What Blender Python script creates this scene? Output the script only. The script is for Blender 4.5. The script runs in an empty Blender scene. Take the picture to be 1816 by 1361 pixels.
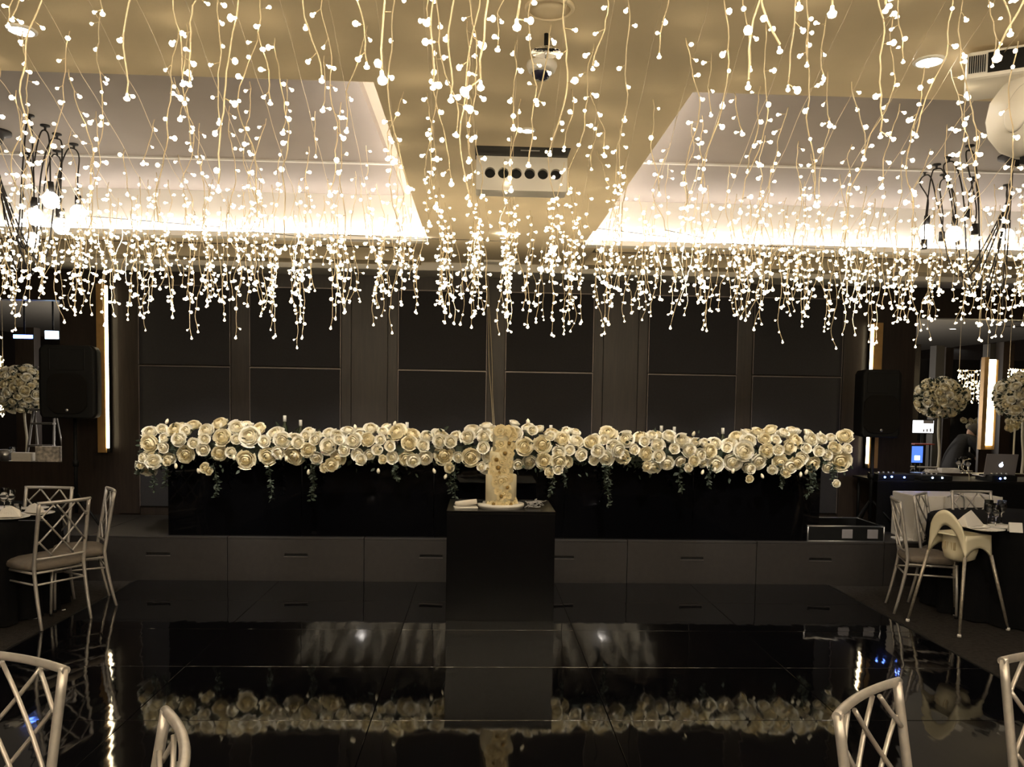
import bpy, bmesh, math, random
from mathutils import Vector, Matrix, Euler
from math import sin, cos, pi, radians, atan2, sqrt
SC = bpy.context.scene
COL = SC.collection
RND = random.Random(7)

# ------------------------------------------------------------------ camera
F, PX0, PY0 = 1450.0, 908.0, 789.0
YAW, PITCH, ROLL = math.atan(58/1450), radians(3.3), 0.016
CAM = Vector((0, 0, 1.7))
fwd = Vector((sin(YAW)*cos(PITCH), cos(YAW)*cos(PITCH), -sin(PITCH)))
r0 = Vector((cos(YAW), -sin(YAW), 0)); u0 = r0.cross(fwd)
rt = r0*cos(ROLL) + u0*sin(ROLL); up = u0*cos(ROLL) - r0*sin(ROLL)
cd = bpy.data.cameras.new('camera'); cam = bpy.data.objects.new('camera', cd); COL.objects.link(cam)
cam.matrix_world = Matrix(((rt.x, up.x, -fwd.x, 0), (rt.y, up.y, -fwd.y, 0), (rt.z, up.z, -fwd.z, 1.7), (0, 0, 0, 1)))
cd.sensor_width = 36; cd.sensor_fit = 'HORIZONTAL'; cd.lens = F/1816*36
cd.shift_y = (PY0-680.5)/1816; cd.shift_x = 0; cd.clip_start = .05
SC.camera = cam

def P(px, py, Y=None, Z=None, X=None):
    """a point of the room from its direction in the photo and one known coordinate"""
    d = fwd + rt*((px-PX0)/F) - up*((py-PY0)/F)
    if Y is not None: t = Y/d.y
    elif Z is not None: t = (Z-1.7)/d.z
    else: t = X/d.x
    return CAM + d*t
def proj(p):
    d = Vector(p)-CAM; z = d.dot(fwd)
    return (PX0+F*d.dot(rt)/z, PY0-F*d.dot(up)/z, z)

# ------------------------------------------------------------------ world, lights, exposure
w = bpy.data.worlds.new('world'); SC.world = w; w.use_nodes = True
w.node_tree.nodes['Background'].inputs[0].default_value = (.9, .8, .7, 1)
w.node_tree.nodes['Background'].inputs[1].default_value = 0.01
SC.view_settings.view_transform = 'Standard'; SC.view_settings.look = 'None'
SC.view_settings.gamma = 1; SC.view_settings.use_curve_mapping = False
SC.view_settings.exposure = 0.78

BULB_E = 6.0
COVE_E = 10.5
def spot(loc, power, col=(1, .86, .66), size=1.6, aim=None, rad=.05):  # serves downlights and added fill spots alike
    l = bpy.data.lights.new('downlight_and_fill_spot', 'SPOT'); l.energy = power; l.color = col
    l.spot_size = size; l.spot_blend = .6; l.shadow_soft_size = rad
    o = bpy.data.objects.new('downlight_and_fill_spot', l); COL.objects.link(o); o.location = loc
    if aim is not None: o.rotation_euler = (Vector(aim)-Vector(loc)).to_track_quat('-Z', 'Y').to_euler()
    return o
for kx in (-2.6, -1.3, .0, 1.4, 2.75): spot((kx, 5.75, 2.98), 112, (1, .93, .82), aim=(kx*1.04+.02, 7.38, 1.25), size=.82)  # unseen key spots added to brighten the roses
spot((0.15, 4.9, 2.98), 22, (1, .88, .68), aim=(0.15, 6.5, 1.05), size=.5)  # added spot that brightens the cake, no fitting there
spot((-2.7, 2.95, 2.95), 14, aim=(-3.2, 3.6, 0))
spot((2.9, 3.1, 2.95), 34, (1, .9, .76), aim=(3.6, 5.6, .3), size=1.2)
spot((-5.0, 5.0, 2.95), 22, (1, .9, .76), aim=(-3.6, 6.2, 0), size=1.4)  # this and the next: unseen fill aimed at the round tables
spot((5.6, 5.0, 2.95), 14, (1, .9, .76), aim=(4.3, 6.6, 0), size=1.4)
for sx_ in (-2.2, 2.4): spot((sx_, -.6, 2.95), 26, (1, .92, .84), aim=(sx_*.5, 1.8, 0.6), size=1.3, rad=.03)  # unseen fill pair added behind the viewpoint for the near chairs
for lx, ly in ((5.4, 9.4), (7.0, 10.4), (-5.6, 9.7), (6.0, 12.2)): spot((lx, ly, 2.97), 9, aim=(lx, ly+.2, 0), size=2.3, rad=.03)  # unseen fill spots added in the rooms behind the openings

def lamp(loc, e, col, r=.12):
    l = bpy.data.lights.new('hidden_fill', 'POINT'); l.energy = e; l.color = col; l.shadow_soft_size = r
    o = bpy.data.objects.new('hidden_fill', l); COL.objects.link(o); o.location = loc
lamp((3.9, 10.2, 1.9), 26, (1, .9, .76)); lamp((-3.7, 10.0, 1.9), 26, (1, .9, .76)); lamp((4.6, 14.0, 1.6), 110, (1, .92, .82)); lamp((-4.4, 13.5, 1.6), 80, (1, .92, .82))  # hidden fill added behind the back wall to lift the side rooms
lamp((4.25, 7.95, 1.06), .5, (.15, .25, 1), .02)  # unseen blue fill added for the glow around the mixer
# ------------------------------------------------------------------ materials
MATS = {}
def mat(name, col, rough=.5, metal=0, bump=0, bscale=40, var=0, vscale=8, emit=None, estr=0, spec=.5, trans=0, alpha=1, stretch=None, coat=0, sheen=0, samp=None, ior=None):
    if name in MATS: return MATS[name]
    m = bpy.data.materials.new(name); m.use_nodes = True; nt = m.node_tree; b = nt.nodes['Principled BSDF']
    b.inputs['Base Color'].default_value = (*col, 1); b.inputs['Roughness'].default_value = rough
    b.inputs['Metallic'].default_value = metal; b.inputs['Specular IOR Level'].default_value = spec
    if trans: b.inputs['Transmission Weight'].default_value = trans
    if ior: b.inputs['IOR'].default_value = ior
    if alpha < 1: b.inputs['Alpha'].default_value = alpha
    if coat: b.inputs['Coat Weight'].default_value = coat; b.inputs['Coat Roughness'].default_value = .05
    if sheen: b.inputs['Sheen Weight'].default_value = sheen
    if emit:
        b.inputs['Emission Color'].default_value = (*emit, 1); b.inputs['Emission Strength'].default_value = estr
    tc = nt.nodes.new('ShaderNodeTexCoord'); mp = nt.nodes.new('ShaderNodeMapping')
    nt.links.new(tc.outputs['Object'], mp.inputs[0])
    if stretch: mp.inputs['Scale'].default_value = stretch
    if var:
        n = nt.nodes.new('ShaderNodeTexNoise'); n.inputs['Scale'].default_value = vscale; n.inputs['Detail'].default_value = 5
        nt.links.new(mp.outputs[0], n.inputs['Vector'])
        r = nt.nodes.new('ShaderNodeValToRGB')
        r.color_ramp.elements[0].position = .3; r.color_ramp.elements[1].position = .7
        r.color_ramp.elements[0].color = (*[max(0, c*(1-var)) for c in col], 1)
        r.color_ramp.elements[1].color = (*[min(1, c*(1+var)) for c in col], 1)
        nt.links.new(n.outputs[0], r.inputs[0]); nt.links.new(r.outputs[0], b.inputs['Base Color'])
    if bump:
        n = nt.nodes.new('ShaderNodeTexNoise'); n.inputs['Scale'].default_value = bscale
        nt.links.new(mp.outputs[0], n.inputs['Vector'])
        bp = nt.nodes.new('ShaderNodeBump'); bp.inputs['Strength'].default_value = bump; bp.inputs['Distance'].default_value = .01
        nt.links.new(n.outputs[0], bp.inputs['Height']); nt.links.new(bp.outputs[0], b.inputs['Normal'])
    if samp: m.cycles.emission_sampling = samp
    MATS[name] = m; return m
M_ceil = mat('ceiling_paint', (.84, .72, .52), .8, bump=.05, bscale=60, var=.04, vscale=3)
M_tray = mat('tray_paint', (.6, .53, .44), .8, bump=.05, bscale=60, var=.05, vscale=2)
M_white = mat('white_paint', (.8, .77, .72), .6, bump=.03)
M_raft_shade = mat('plaster_and_shade_grey', (.36, .315, .285), .8, var=.05, vscale=2)  # raft plaster, also the painted shade at the far end of the trays
M_carpet = mat('carpet', (.027, .0235, .021), .95, bump=.5, bscale=120, var=.35, vscale=30, spec=.1)
M_wood = mat('dark_timber', (.020, .013, .0095), .42, var=.35, vscale=6, stretch=(8, 8, .6), bump=.05)
M_fab = mat('charcoal_fabric', (.020, .0185, .0215), .85, bump=.4, bscale=300, var=.12, vscale=60)
M_trim = mat('bronze_trim', (.20, .17, .16), .4, metal=.6, bump=.03)
M_gloss = mat('black_gloss', (.003, .003, .004), .04, bump=.13, bscale=1.7, stretch=(4.0, 1, 1))
M_acr = mat('black_acrylic', (.0015, .0015, .002), .06, spec=.3, bump=.05, bscale=3)
M_pl = mat('plinth_black', (.002, .002, .003), .22, spec=.3, bump=.04, bscale=3)
M_stage = mat('stage_charcoal', (.016, .013, .0115), .6, bump=.15, bscale=150, var=.2, vscale=20)
M_slot = mat('slot_black', (.002, .002, .002), .7, bump=.02)
M_silver = mat('silver_paint', (.50, .47, .44), .38, metal=.55, bump=.06, bscale=180, var=.08, vscale=40)
M_seat = mat('taupe_cushion', (.15, .125, .10), .9, bump=.25, bscale=250, var=.1, vscale=30)
M_blackcloth = mat('black_cloth', (.0025, .0025, .003), .9, spec=.15, bump=.2, bscale=60)
M_black = mat('black_plastic', (.004, .004, .004), .6, spec=.2, bump=.15, bscale=200)
M_grille = mat('black_mesh', (.006, .005, .004), .8, spec=.2, bump=.6, bscale=500)
M_gold = mat('gold_panel', (.42, .25, .09), .45, metal=.3, bump=.05, var=.1, vscale=20)
M_led = mat('led_strip', (1, .9, .7), .5, emit=(1, .82, .5), estr=9)
M_cove = mat('cove_led', (1, .95, .9), .5, emit=(1, .95, .90), estr=COVE_E)
M_down = mat('downlight_glow', (1, 1, 1), .5, emit=(1, .95, .86), estr=25)
M_bulb = mat('fairy_glow', (1, .9, .7), .5, emit=(1, .80, .50), estr=BULB_E)
M_bulbf = mat('fairy_glow_soft', (1, .9, .7), .5, emit=(1, .82, .54), estr=BULB_E*.62)
M_wire = mat('clear_wire', (.82, .68, .46), .35, bump=.1, bscale=400)
M_globe = mat('globe_glow', (1, 1, 1), .3, emit=(1, .93, .82), estr=9)
M_cord = mat('black_cord', (.01, .008, .008), .6, bump=.1)
def petal_mat(name, col):
    m = mat(name, col, .65, bump=.12, bscale=30, var=.06, vscale=12)
    b = m.node_tree.nodes['Principled BSDF']
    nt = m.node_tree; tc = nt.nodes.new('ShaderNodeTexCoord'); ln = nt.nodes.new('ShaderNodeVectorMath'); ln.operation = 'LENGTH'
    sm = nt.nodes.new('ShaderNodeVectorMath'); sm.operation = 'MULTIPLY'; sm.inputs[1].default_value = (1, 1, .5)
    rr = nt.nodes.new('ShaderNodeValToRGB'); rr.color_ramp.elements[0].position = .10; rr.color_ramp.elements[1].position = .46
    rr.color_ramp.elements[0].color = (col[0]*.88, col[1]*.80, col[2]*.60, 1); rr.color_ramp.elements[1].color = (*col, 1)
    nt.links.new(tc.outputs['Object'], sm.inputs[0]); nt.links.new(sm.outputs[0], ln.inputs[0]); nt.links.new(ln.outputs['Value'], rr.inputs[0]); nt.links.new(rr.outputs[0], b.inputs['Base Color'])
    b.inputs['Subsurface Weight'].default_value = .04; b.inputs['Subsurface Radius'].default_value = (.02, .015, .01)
    return m
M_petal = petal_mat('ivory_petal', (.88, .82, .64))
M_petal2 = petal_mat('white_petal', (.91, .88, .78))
M_leaf = mat('dusty_leaf', (.030, .042, .026), .6, var=.5, vscale=25, bump=.1)
M_cake = mat('cake_icing', (.74, .67, .47), .6, bump=.08, bscale=40, var=.03)
M_sugar = mat('sugar_petal', (.82, .70, .42), .6, var=.2, vscale=40, bump=.2)
M_brown = mat('gilded_centre', (.30, .19, .05), .5, metal=.3, bump=.4, bscale=120)
M_china = mat('white_china', (.8, .77, .72), .25, bump=.02)
M_linen = mat('white_linen', (.7, .66, .6), .9, bump=.25, bscale=100)
M_hc = mat('cream_plastic', (.76, .69, .5), .4, bump=.03)
M_hcleg = mat('galvanised_leg', (.38, .34, .28), .4, metal=.6, var=.25, vscale=60, bump=.1)
M_glass = mat('clear_glass', (.9, .9, .9), .03, trans=1, ior=1.45, bump=.01)
M_alu = mat('aluminium', (.6, .6, .6), .3, metal=.9, bump=.05)
M_lap = mat('laptop_grey', (.30, .28, .29), .4, metal=.4, bump=.02)
M_logo = mat('lit_logo', (1, 1, 1), .5, emit=(.75, .85, 1), estr=3)
M_blue = mat('blue_led', (.1, .2, 1), .5, emit=(.12, .25, 1), estr=14)
M_bluew = mat('pale_led', (.6, .8, 1), .5, emit=(.5, .7, 1), estr=8)
M_screen = mat('screen_white', (1, 1, 1), .5, emit=(.95, .95, 1), estr=1.4)
M_bscreen = mat('screen_blue', (.1, .2, .8), .5, emit=(.08, .2, .75), estr=.8)
M_red = mat('red_shelf', (.35, .05, .03), .5, bump=.05)
M_skin = mat('skin', (.45, .27, .18), .5, bump=.05, bscale=80)
M_hair = mat('dark_hair', (.02, .015, .012), .6, bump=.5, bscale=200)
M_suit = mat('black_clothes', (.012, .012, .014), .85, bump=.2, bscale=120)
M_ladder = mat('grey_ladder', (.22, .21, .2), .5, metal=.5, bump=.05)
M_stem = mat('pale_stem', (.5, .46, .36), .6, bump=.2, bscale=60)
M_foil = mat('white_foil', (.8, .78, .7), .35, bump=.1)
M_bottle = mat('bottle_glass', (.02, .025, .012), .1, bump=.02)
M_cabwhite = mat('cream_wire', (.45, .38, .26), .5, bump=.1)

# ------------------------------------------------------------------ mesh helpers
def obj(name, bm, m, parent=None, smooth=False, bevel=0):
    me = bpy.data.meshes.new(name); bm.to_mesh(me); bm.free()
    if isinstance(m, (list, tuple)):
        for q in m: me.materials.append(q)
    else: me.materials.append(m)
    if smooth: me.polygons.foreach_set('use_smooth', [True]*len(me.polygons))
    o = bpy.data.objects.new(name, me); COL.objects.link(o)
    if parent: o.parent = parent
    if bevel:
        bv = o.modifiers.new('bevel', 'BEVEL'); bv.width = bevel; bv.segments = 2; bv.limit_method = 'ANGLE'
    return o
def tag(o, label, cat, group=None, kind=None):
    o['label'] = label; o['category'] = cat
    if group: o['group'] = group
    if kind: o['kind'] = kind
    return o
def thing(name, label, cat, loc=(0, 0, 0), rz=0, group=None):
    o = bpy.data.objects.new(name, None); COL.objects.link(o); o.location = loc; o.rotation_euler = (0, 0, rz)
    o.empty_display_size = .1
    return tag(o, label, cat, group)
def struct(name, bm, m, parent=None, **k):
    o = obj(name, bm, m, parent, **k)
    if not parent: o['kind'] = 'structure'
    return o
def box(bm, x0, x1, y0, y1, z0, z1, mi=0, M=None):
    vs = [bm.verts.new((x, y, z)) for z in (z0, z1) for y in (y0, y1) for x in (x0, x1)]
    for f in ((0, 2, 3, 1), (4, 5, 7, 6), (0, 1, 5, 4), (2, 6, 7, 3), (0, 4, 6, 2), (1, 3, 7, 5)):
        fc = bm.faces.new([vs[i] for i in f]); fc.material_index = mi
    if M is not None:
        for v in vs: v.co = M @ v.co
    return bm
def B(*a, **k): return box(bmesh.new(), *a, **k)
def tube(bm, pts, r, n=8, closed=False, mi=0, cap=True):
    pts = [Vector(p) for p in pts]; rs = r if isinstance(r, (list, tuple)) else [r]*len(pts)
    rings = []; N = len(pts); prev = None
    for i, p in enumerate(pts):
        if closed: d = (pts[(i+1) % N]-pts[i-1])
        else: d = (pts[min(i+1, N-1)]-pts[max(i-1, 0)])
        d.normalize()
        if prev is None:
            a = Vector((0, 0, 1)) if abs(d.z) < .9 else Vector((1, 0, 0))
            x = d.cross(a).normalized()
        else: x = (prev - d*prev.dot(d)).normalized()
        prev = x; y = d.cross(x)
        rings.append([bm.verts.new(p+(x*cos(2*pi*k/n)+y*sin(2*pi*k/n))*rs[i]) for k in range(n)])
    for i in range(N if closed else N-1):
        a, b = rings[i], rings[(i+1) % N]
        for k in range(n):
            f = bm.faces.new((a[k], a[(k+1) % n], b[(k+1) % n], b[k])); f.material_index = mi; f.smooth = True
    if cap and not closed:
        f = bm.faces.new(rings[0][::-1]); f.material_index = mi
        f = bm.faces.new(rings[-1]); f.material_index = mi
    return bm
def T(pts, r, n=8, **k): return tube(bmesh.new(), pts, r, n, **k)
def lathe(bm, prof, n=24, M=None, mi=0, smooth=True):
    rings = []
    for r, z in prof:
        if r < 1e-6: rings.append([bm.verts.new((0, 0, z))])
        else: rings.append([bm.verts.new((r*cos(2*pi*k/n), r*sin(2*pi*k/n), z)) for k in range(n)])
    for a, b in zip(rings, rings[1:]):
        for k in range(n):
            q = [a[k % len(a)], a[(k+1) % n % len(a)], b[(k+1) % n % len(b)], b[k % len(b)]]
            u = []
            for v in q:
                if v not in u: u.append(v)
            if len(u) > 2:
                f = bm.faces.new(u); f.material_index = mi; f.smooth = smooth
    if M is not None:
        for rr in rings:
            for v in rr: v.co = M @ v.co
    return bm
def L(prof, n=24, **k): return lathe(bmesh.new(), prof, n, **k)
def trans(bm, M):
    bmesh.ops.transform(bm, matrix=M, verts=bm.verts); return bm
def bez(pts, n=24):
    """Catmull-Rom through points"""
    pts = [Vector(p) for p in pts]; out = []
    q = [pts[0]*2-pts[1]]+pts+[pts[-1]*2-pts[-2]]
    for i in range(1, len(q)-2):
        p0, p1, p2, p3 = q[i-1:i+3]
        for k in range(n):
            t = k/n
            out.append(.5*((2*p1)+(p2-p0)*t+(2*p0-5*p1+4*p2-p3)*t*t+(3*p1-p0-3*p2+p3)*t**3))
    out.append(pts[-1]); return out
def dup_mesh(src, name, parent, loc=(0, 0, 0), rot=None, s=1):
    o = src.copy(); o.name = name; o.parent = parent; o.location = loc
    if rot is not None: o.rotation_euler = rot
    o.scale = (s, s, s) if not isinstance(s, (tuple, list)) else s
    for k in list(o.keys()):
        if k in ('label', 'category', 'group', 'kind'): del o[k]
    COL.objects.link(o); return o
def copy_tree(o, parent=None):
    c = o.copy(); COL.objects.link(c); c.parent = parent
    for ch in KIDS[o]: copy_tree(ch, c)
    return c
KIDS = {}
def index_kids(root):
    KIDS.setdefault(root, [])
    for o in COL.objects:
        if o.parent: 
            KIDS.setdefault(o.parent, [])
    for k in KIDS: KIDS[k] = [o for o in COL.objects if o.parent == k]
    for o in COL.objects: KIDS.setdefault(o, [])

# ------------------------------------------------------------------ room shell
WY = 8.7
XL, XR = -7.2, 7.2
struct('floor', B(-10.7, 10.7, -6, 20.5, -.1, 0), M_carpet)
CZ = 3.0
TY0, TY1 = 3.5, 7.03
TL = (-6.6, -.46); TR = (.88, 6.8)
c = bmesh.new()
for (x0, x1, y0, y1) in [(-10.7, 10.7, -6, TY0), (-10.7, TL[0], TY0, TY1), (TL[1], TR[0], TY0, 6.4), (TR[1], 10.7, TY0, TY1)]:
    box(c, x0, x1, y0, y1, CZ, CZ+.5)
box(c, TL[1], TR[0], 6.4, TY1, CZ+.03, CZ+.5)
for (x0, x1) in [(-10.7, -.6), (1.0, 10.7)]:
    box(c, x0, x1, TY1, 7.28, CZ, CZ+.5)
box(c, -.6, 1.0, TY1, 8.25, CZ+.03, CZ+.5)
box(c, -10.7, -.6, 8.0, 8.25, CZ, CZ+.5); box(c, 1.0, 10.7, 8.0, 8.25, CZ, CZ+.5)
ceil = struct('ceiling', c, M_ceil)
obj('tray_panel', B(TL[0], TL[1], TY0, TY1, 3.4, 3.5), M_tray, ceil)
obj('tray_panel', B(TR[0], TR[1], TY0, TY1, 3.4, 3.5), M_tray, ceil)
obj('raft_panel', B(TL[0], -.66, TY0, 5.9, 3.34, 3.4), M_raft_shade, ceil)
obj('raft_panel', B(1.1, TR[1], TY0, 5.7, 3.34, 3.4), M_raft_shade, ceil)
obj('tray_shade_sheet', B(TL[0], -.66, 5.95, TY1-.02, 3.38, 3.4), M_raft_shade, ceil); obj('tray_shade_sheet', B(1.1, TR[1], 5.75, TY1-.02, 3.38, 3.4), M_raft_shade, ceil)  # grey sheets stand in for shade on the far tray ceiling
obj('raft_edge', B(TL[0], -.64, 5.9, 5.93, 3.33, 3.4), M_white, ceil)
obj('raft_edge', B(1.08, TR[1], 5.7, 5.73, 3.33, 3.4), M_white, ceil)
obj('timber_inset', B(-10.7, -.6, 7.28, 8.0, CZ+.12, CZ+.2), M_wood, ceil)
obj('timber_inset', B(1.0, 10.7, 7.28, 8.0, CZ+.12, CZ+.2), M_wood, ceil)
for x0, x1 in (TL, TR):
    cl_ = bmesh.new(); box(cl_, x0, x1, TY1-.12, TY1-.001, CZ-.012, CZ+.003); box(cl_, x0, x1, TY1-.12, TY1-.105, CZ+.003, CZ+.03)
    obj('cove_ledge', cl_, M_white, ceil)
    obj('cove_light', B(x0+.02, x1-.02, TY1-.06, TY1-.04, CZ+.010, CZ+.045), M_cove, ceil)
    obj('far_face', B(x0, x1, TY1-.02, TY1-.0005, CZ+.004, 3.4), M_white, ceil)
obj('cove_light', B(TL[1]-.03, TL[1]-.01, TY0+.1, TY1-.1, CZ+.1, CZ+.13), M_cove, ceil)
obj('cove_light', B(TR[0]+.01, TR[0]+.03, TY0+.1, TY1-.1, CZ+.1, CZ+.13), M_cove, ceil)
gr = bmesh.new()
for k in range(5): box(gr, .02, .36, 8.02+k*.03, 8.035+k*.03, CZ+.01, CZ+.03)
obj('ceiling_grille', gr, M_white, ceil)
struct('trim_1', B(-10.7, 10.7, 8.25, 8.72, CZ-.05, CZ+.5), M_white, bevel=.01)
# back wall with two openings to the rooms beside the stage
OL = (-7.15, P(108, 700, Y=WY).x); OR = (P(1620, 700, Y=WY).x, 7.15)
OZ0, OZ1 = .95, 2.63
wb = bmesh.new()
box(wb, OL[1], OR[0], WY, WY+.12, 0, CZ)
box(wb, -10.5, OL[1], WY, WY+.12, 0, OZ0); box(wb, -10.5, OL[1], WY, WY+.12, OZ1, CZ); box(wb, -10.5, XL-.2, WY, WY+.12, OZ0, OZ1)
box(wb, OR[0], 10.5, WY, WY+.12, 0, OZ0); box(wb, OR[0], 10.5, WY, WY+.12, OZ1, CZ); box(wb, XR+.2, 10.5, WY, WY+.12, OZ0, OZ1)
wall = struct('wall_back', wb, M_wood)
cols = [(249, 409), (445, 604), (707, 862), (897, 1050), (1149, 1304), (1334, 1490)]
for a, b in cols:
    xa, xb = P(a, 655, Y=WY).x, P(b, 655, Y=WY).x
    for z0, z1 in ((.5, 1.965), (1.985, 2.80)):
        p = obj('fabric_panel', B(xa, xb, WY-.03, WY, z0, z1), M_fab, wall, bevel=.006)
        t = bmesh.new()
        for q in ((xa-.006, xa, z0, z1), (xb, xb+.006, z0, z1)): box(t, q[0], q[1], WY-.034, WY, q[2], q[3])
        box(t, xa-.006, xb+.006, WY-.034, WY, z1, z1+.010)
        obj('panel_trim', t, M_trim, p)
# pilaster boards between the panels
edges = [409, 445, 604, 707, 862, 897, 1050, 1149, 1304, 1334]
for i in range(0, 10, 2):
    xa, xb = P(edges[i], 655, Y=WY).x+.012, P(edges[i+1], 655, Y=WY).x-.012
    if xb-xa > .4:
        q = .17*(xb-xa)
        for u0_, u1_ in ((xa, xa+q), (xa+q+.006, xb-q-.006), (xb-q, xb)): obj('pilaster_board', B(u0_, u1_, WY-.02, WY, .42, 2.95), M_wood, wall, bevel=.003)
    else: obj('pilaster_board', B(xa, xb, WY-.02, WY, .42, 2.95), M_wood, wall, bevel=.003)
for xa, xb in ((P(210, 655, Y=WY).x, P(247, 655, Y=WY).x), (P(1494, 655, Y=WY).x, P(1527, 655, Y=WY).x)):
    obj('pilaster_board', B(xa, xb, WY-.02, WY, .42, 2.95), M_wood, wall, bevel=.003)
struct('wall_left', B(-10.7, -10.5, -6, 20.5, 0, CZ), M_wood)
struct('wall_right', B(10.5, 10.7, -6, 20.5, 0, CZ), M_wood)
struct('wall_front', B(-10.7, 10.7, -6.1, -6, 0, CZ), M_wood)
struct('wall_far', B(-10.7, 10.7, 20.4, 20.5, 0, CZ), M_wood)
# ceiling of the rooms behind the openings
M_side = mat('side_ceiling_paint', (.5, .46, .40), .8, bump=.05)
struct('ceiling_2', B(-10.7, 10.7, WY+.12, 20.4, CZ-.02, CZ+.08), M_side)

# dance floor: glossy sheets laid with small height and tilt differences
df = thing('dance_floor', 'large glossy black dance floor of butted sheets in front of the stage', 'dance floor', (0, 0, 0))
ys = [.9, 1.67, 2.5, 3.33, 4.16, 5.0, 5.81, 6.62, 7.34]
xs = [-3.02, -1.78, -.54, .70, 1.94, 3.22]
R2 = random.Random(3)
for i in range(len(ys)-1):
    for j in range(len(xs)-1):
        cx, cy = (xs[j]+xs[j+1])/2, (ys[i]+ys[i+1])/2; hx, hy = (xs[j+1]-xs[j])/2-.0012, (ys[i+1]-ys[i])/2-.0018
        o = obj('floor_panel', B(-hx, hx, -hy, hy, -.006, .006), M_gloss, df, bevel=.002)
        o.location = (cx, cy, .016); o.rotation_euler = (R2.uniform(-1, 1)*.0014, R2.uniform(-1, 1)*.0010, 0)
obj('edge_strip', B(xs[0]-.03, xs[0]-.001, ys[0], ys[-1], .0, .018), M_black, df, bevel=.004)
obj('edge_strip', B(xs[-1]+.001, xs[-1]+.03, ys[0], ys[-1], .0, .018), M_black, df, bevel=.004)

# stage: eight box modules with hand slots
SY0, SZ = 7.38, .41
joints = [-3.48-1.22, -3.48, -2.25, -1.03, .18, 1.37, 2.57, 3.77, 4.97]
ordn = ['first', 'second', 'third', 'fourth', 'fifth', 'sixth', 'seventh', 'eighth']
for i in range(8):
    x0, x1 = joints[i]+.003, joints[i+1]-.003; cx = (x0+x1)/2+(.0 if i else 0)
    t = thing('stage_module', 'charcoal stage module with a hand slot, %s from the left of the row' % ordn[i], 'stage', (cx, SY0, 0), group='stage modules under the head table')
    h = (x1-x0)/2; s = .105; zs0, zs1 = .235, .262
    b = bmesh.new()
    box(b, -h, h, 0, .018, 0, zs0); box(b, -h, h, 0, .018, zs1, SZ-.02)
    box(b, -h, -s, 0, .018, zs0, zs1); box(b, s, h, 0, .018, zs0, zs1)
    obj('front_panel', b, M_stage, t)
    obj('hand_slot', B(-s, s, .012, .06, zs0-.01, zs1+.01), M_slot, t)
    obj('deck', B(-h, h, 0, WY-.04-SY0, SZ-.02, SZ), M_stage, t, bevel=.003)
    obj('carcass', B(-h+.01, h-.01, .065, WY-.05-SY0, 0, SZ-.021), M_stage, t)
    e = obj('slot_lip', B(-s-.003, s+.003, -.003, .002, zs0-.004, zs0), M_trim, t)

# ------------------------------------------------------------------ head table
tx0 = P(297, 900, Y=7.42).x; tx1 = P(1455, 900, Y=7.42).x
TZ = 1.14
ht = thing('head_table', 'long glossy black head table on the stage under the white rose garland', 'table', ((tx0+tx1)/2, 7.43, SZ))
hw = (tx1-tx0)/2
obj('tabletop', B(-hw, hw, 0, .72, TZ-SZ-.03, TZ-SZ), M_acr, ht, bevel=.003)
for k in range(5):
    a = -hw+k*2*hw/5; b_ = a+2*hw/5
    o = obj('front_panel', B(a+.002, b_-.002, .002, .02, 0, TZ-SZ-.031), M_acr, ht, bevel=.002)
for s in (-1, 1): obj('side_panel', B(s*hw-(.02 if s > 0 else 0), s*hw+(.02 if s < 0 else 0), .022, .72, 0, TZ-SZ-.031), M_acr, ht)

# ------------------------------------------------------------------ roses
def rose_mesh(seed, rings=((3, .12, 158), (4, .20, 146), (5, .29, 129), (6, .38, 111), (7, .45, 95)), wob=.05, flat=.82):
    """concentric cupped petals: inner ones close over the heart, outer ones lie open"""
    R = random.Random(seed); bm = bmesh.new(); nr = len(rings)
    for ri, (n, rad, pmax) in enumerate(rings):
        off = R.random()*6; op = ri/(nr-1)
        for k in range(n):
            a0 = off+2*pi*k/n+R.uniform(-.12, .12); span = 2*pi/n*.72
            jr = 1+(.05 if k % 2 else -.05)+R.uniform(-.04, .04); pm = pmax+R.uniform(-9, 9)
            nu, nv = 4, 4; g = []
            for i in range(nu+1):
                u = -1+2*i/nu; col = []
                for j in range(nv+1):
                    v = j/nv; ph = radians(28+(pm-28)*v*(1-.10*u*u))
                    r_ = rad*jr*(1+(.09+.09*op)*max(0, v-.72)/.28*(1 if ri else .2)+.05*u*u*v)
                    wd = span*(.45+.55*sin(pi*.5*min(1, v*1.6)))
                    aa = a0+u*wd; n_ = 1+R.uniform(-wob, wob)*(.6 if v > .9 else .2)
                    col.append(bm.verts.new((r_*sin(ph)*cos(aa)*n_, r_*sin(ph)*sin(aa)*n_, -r_*cos(ph)*flat*n_-.04-(.07*op if v < 1 else .10*op))))
                g.append(col)
            for i in range(nu):
                for j in range(nv):
                    f = bm.faces.new((g[i][j], g[i+1][j], g[i+1][j+1], g[i][j+1])); f.smooth = True
    lathe(bm, [(0, .06), (.08, .02), (.12, -.12), (.25, -.30), (.18, -.42), (0, -.45)], 8)
    return bm
def proto(name, bm, m):
    o = obj(name, bm, m); COL.objects.unlink(o); return o
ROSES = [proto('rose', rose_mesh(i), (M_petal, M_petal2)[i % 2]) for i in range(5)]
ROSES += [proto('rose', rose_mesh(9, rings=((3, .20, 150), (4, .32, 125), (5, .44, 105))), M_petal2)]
BUD = proto('rose_bud', L([(0, .5), (.12, .42), (.25, .15), (.27, -.1), (.18, -.35), (0, -.45)], 8), M_petal2)
def face_rot(d, spin):
    q = Vector(d).to_track_quat('Z', 'Y')
    return (q @ Euler((0, 0, spin)).to_quaternion()).to_euler()
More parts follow.
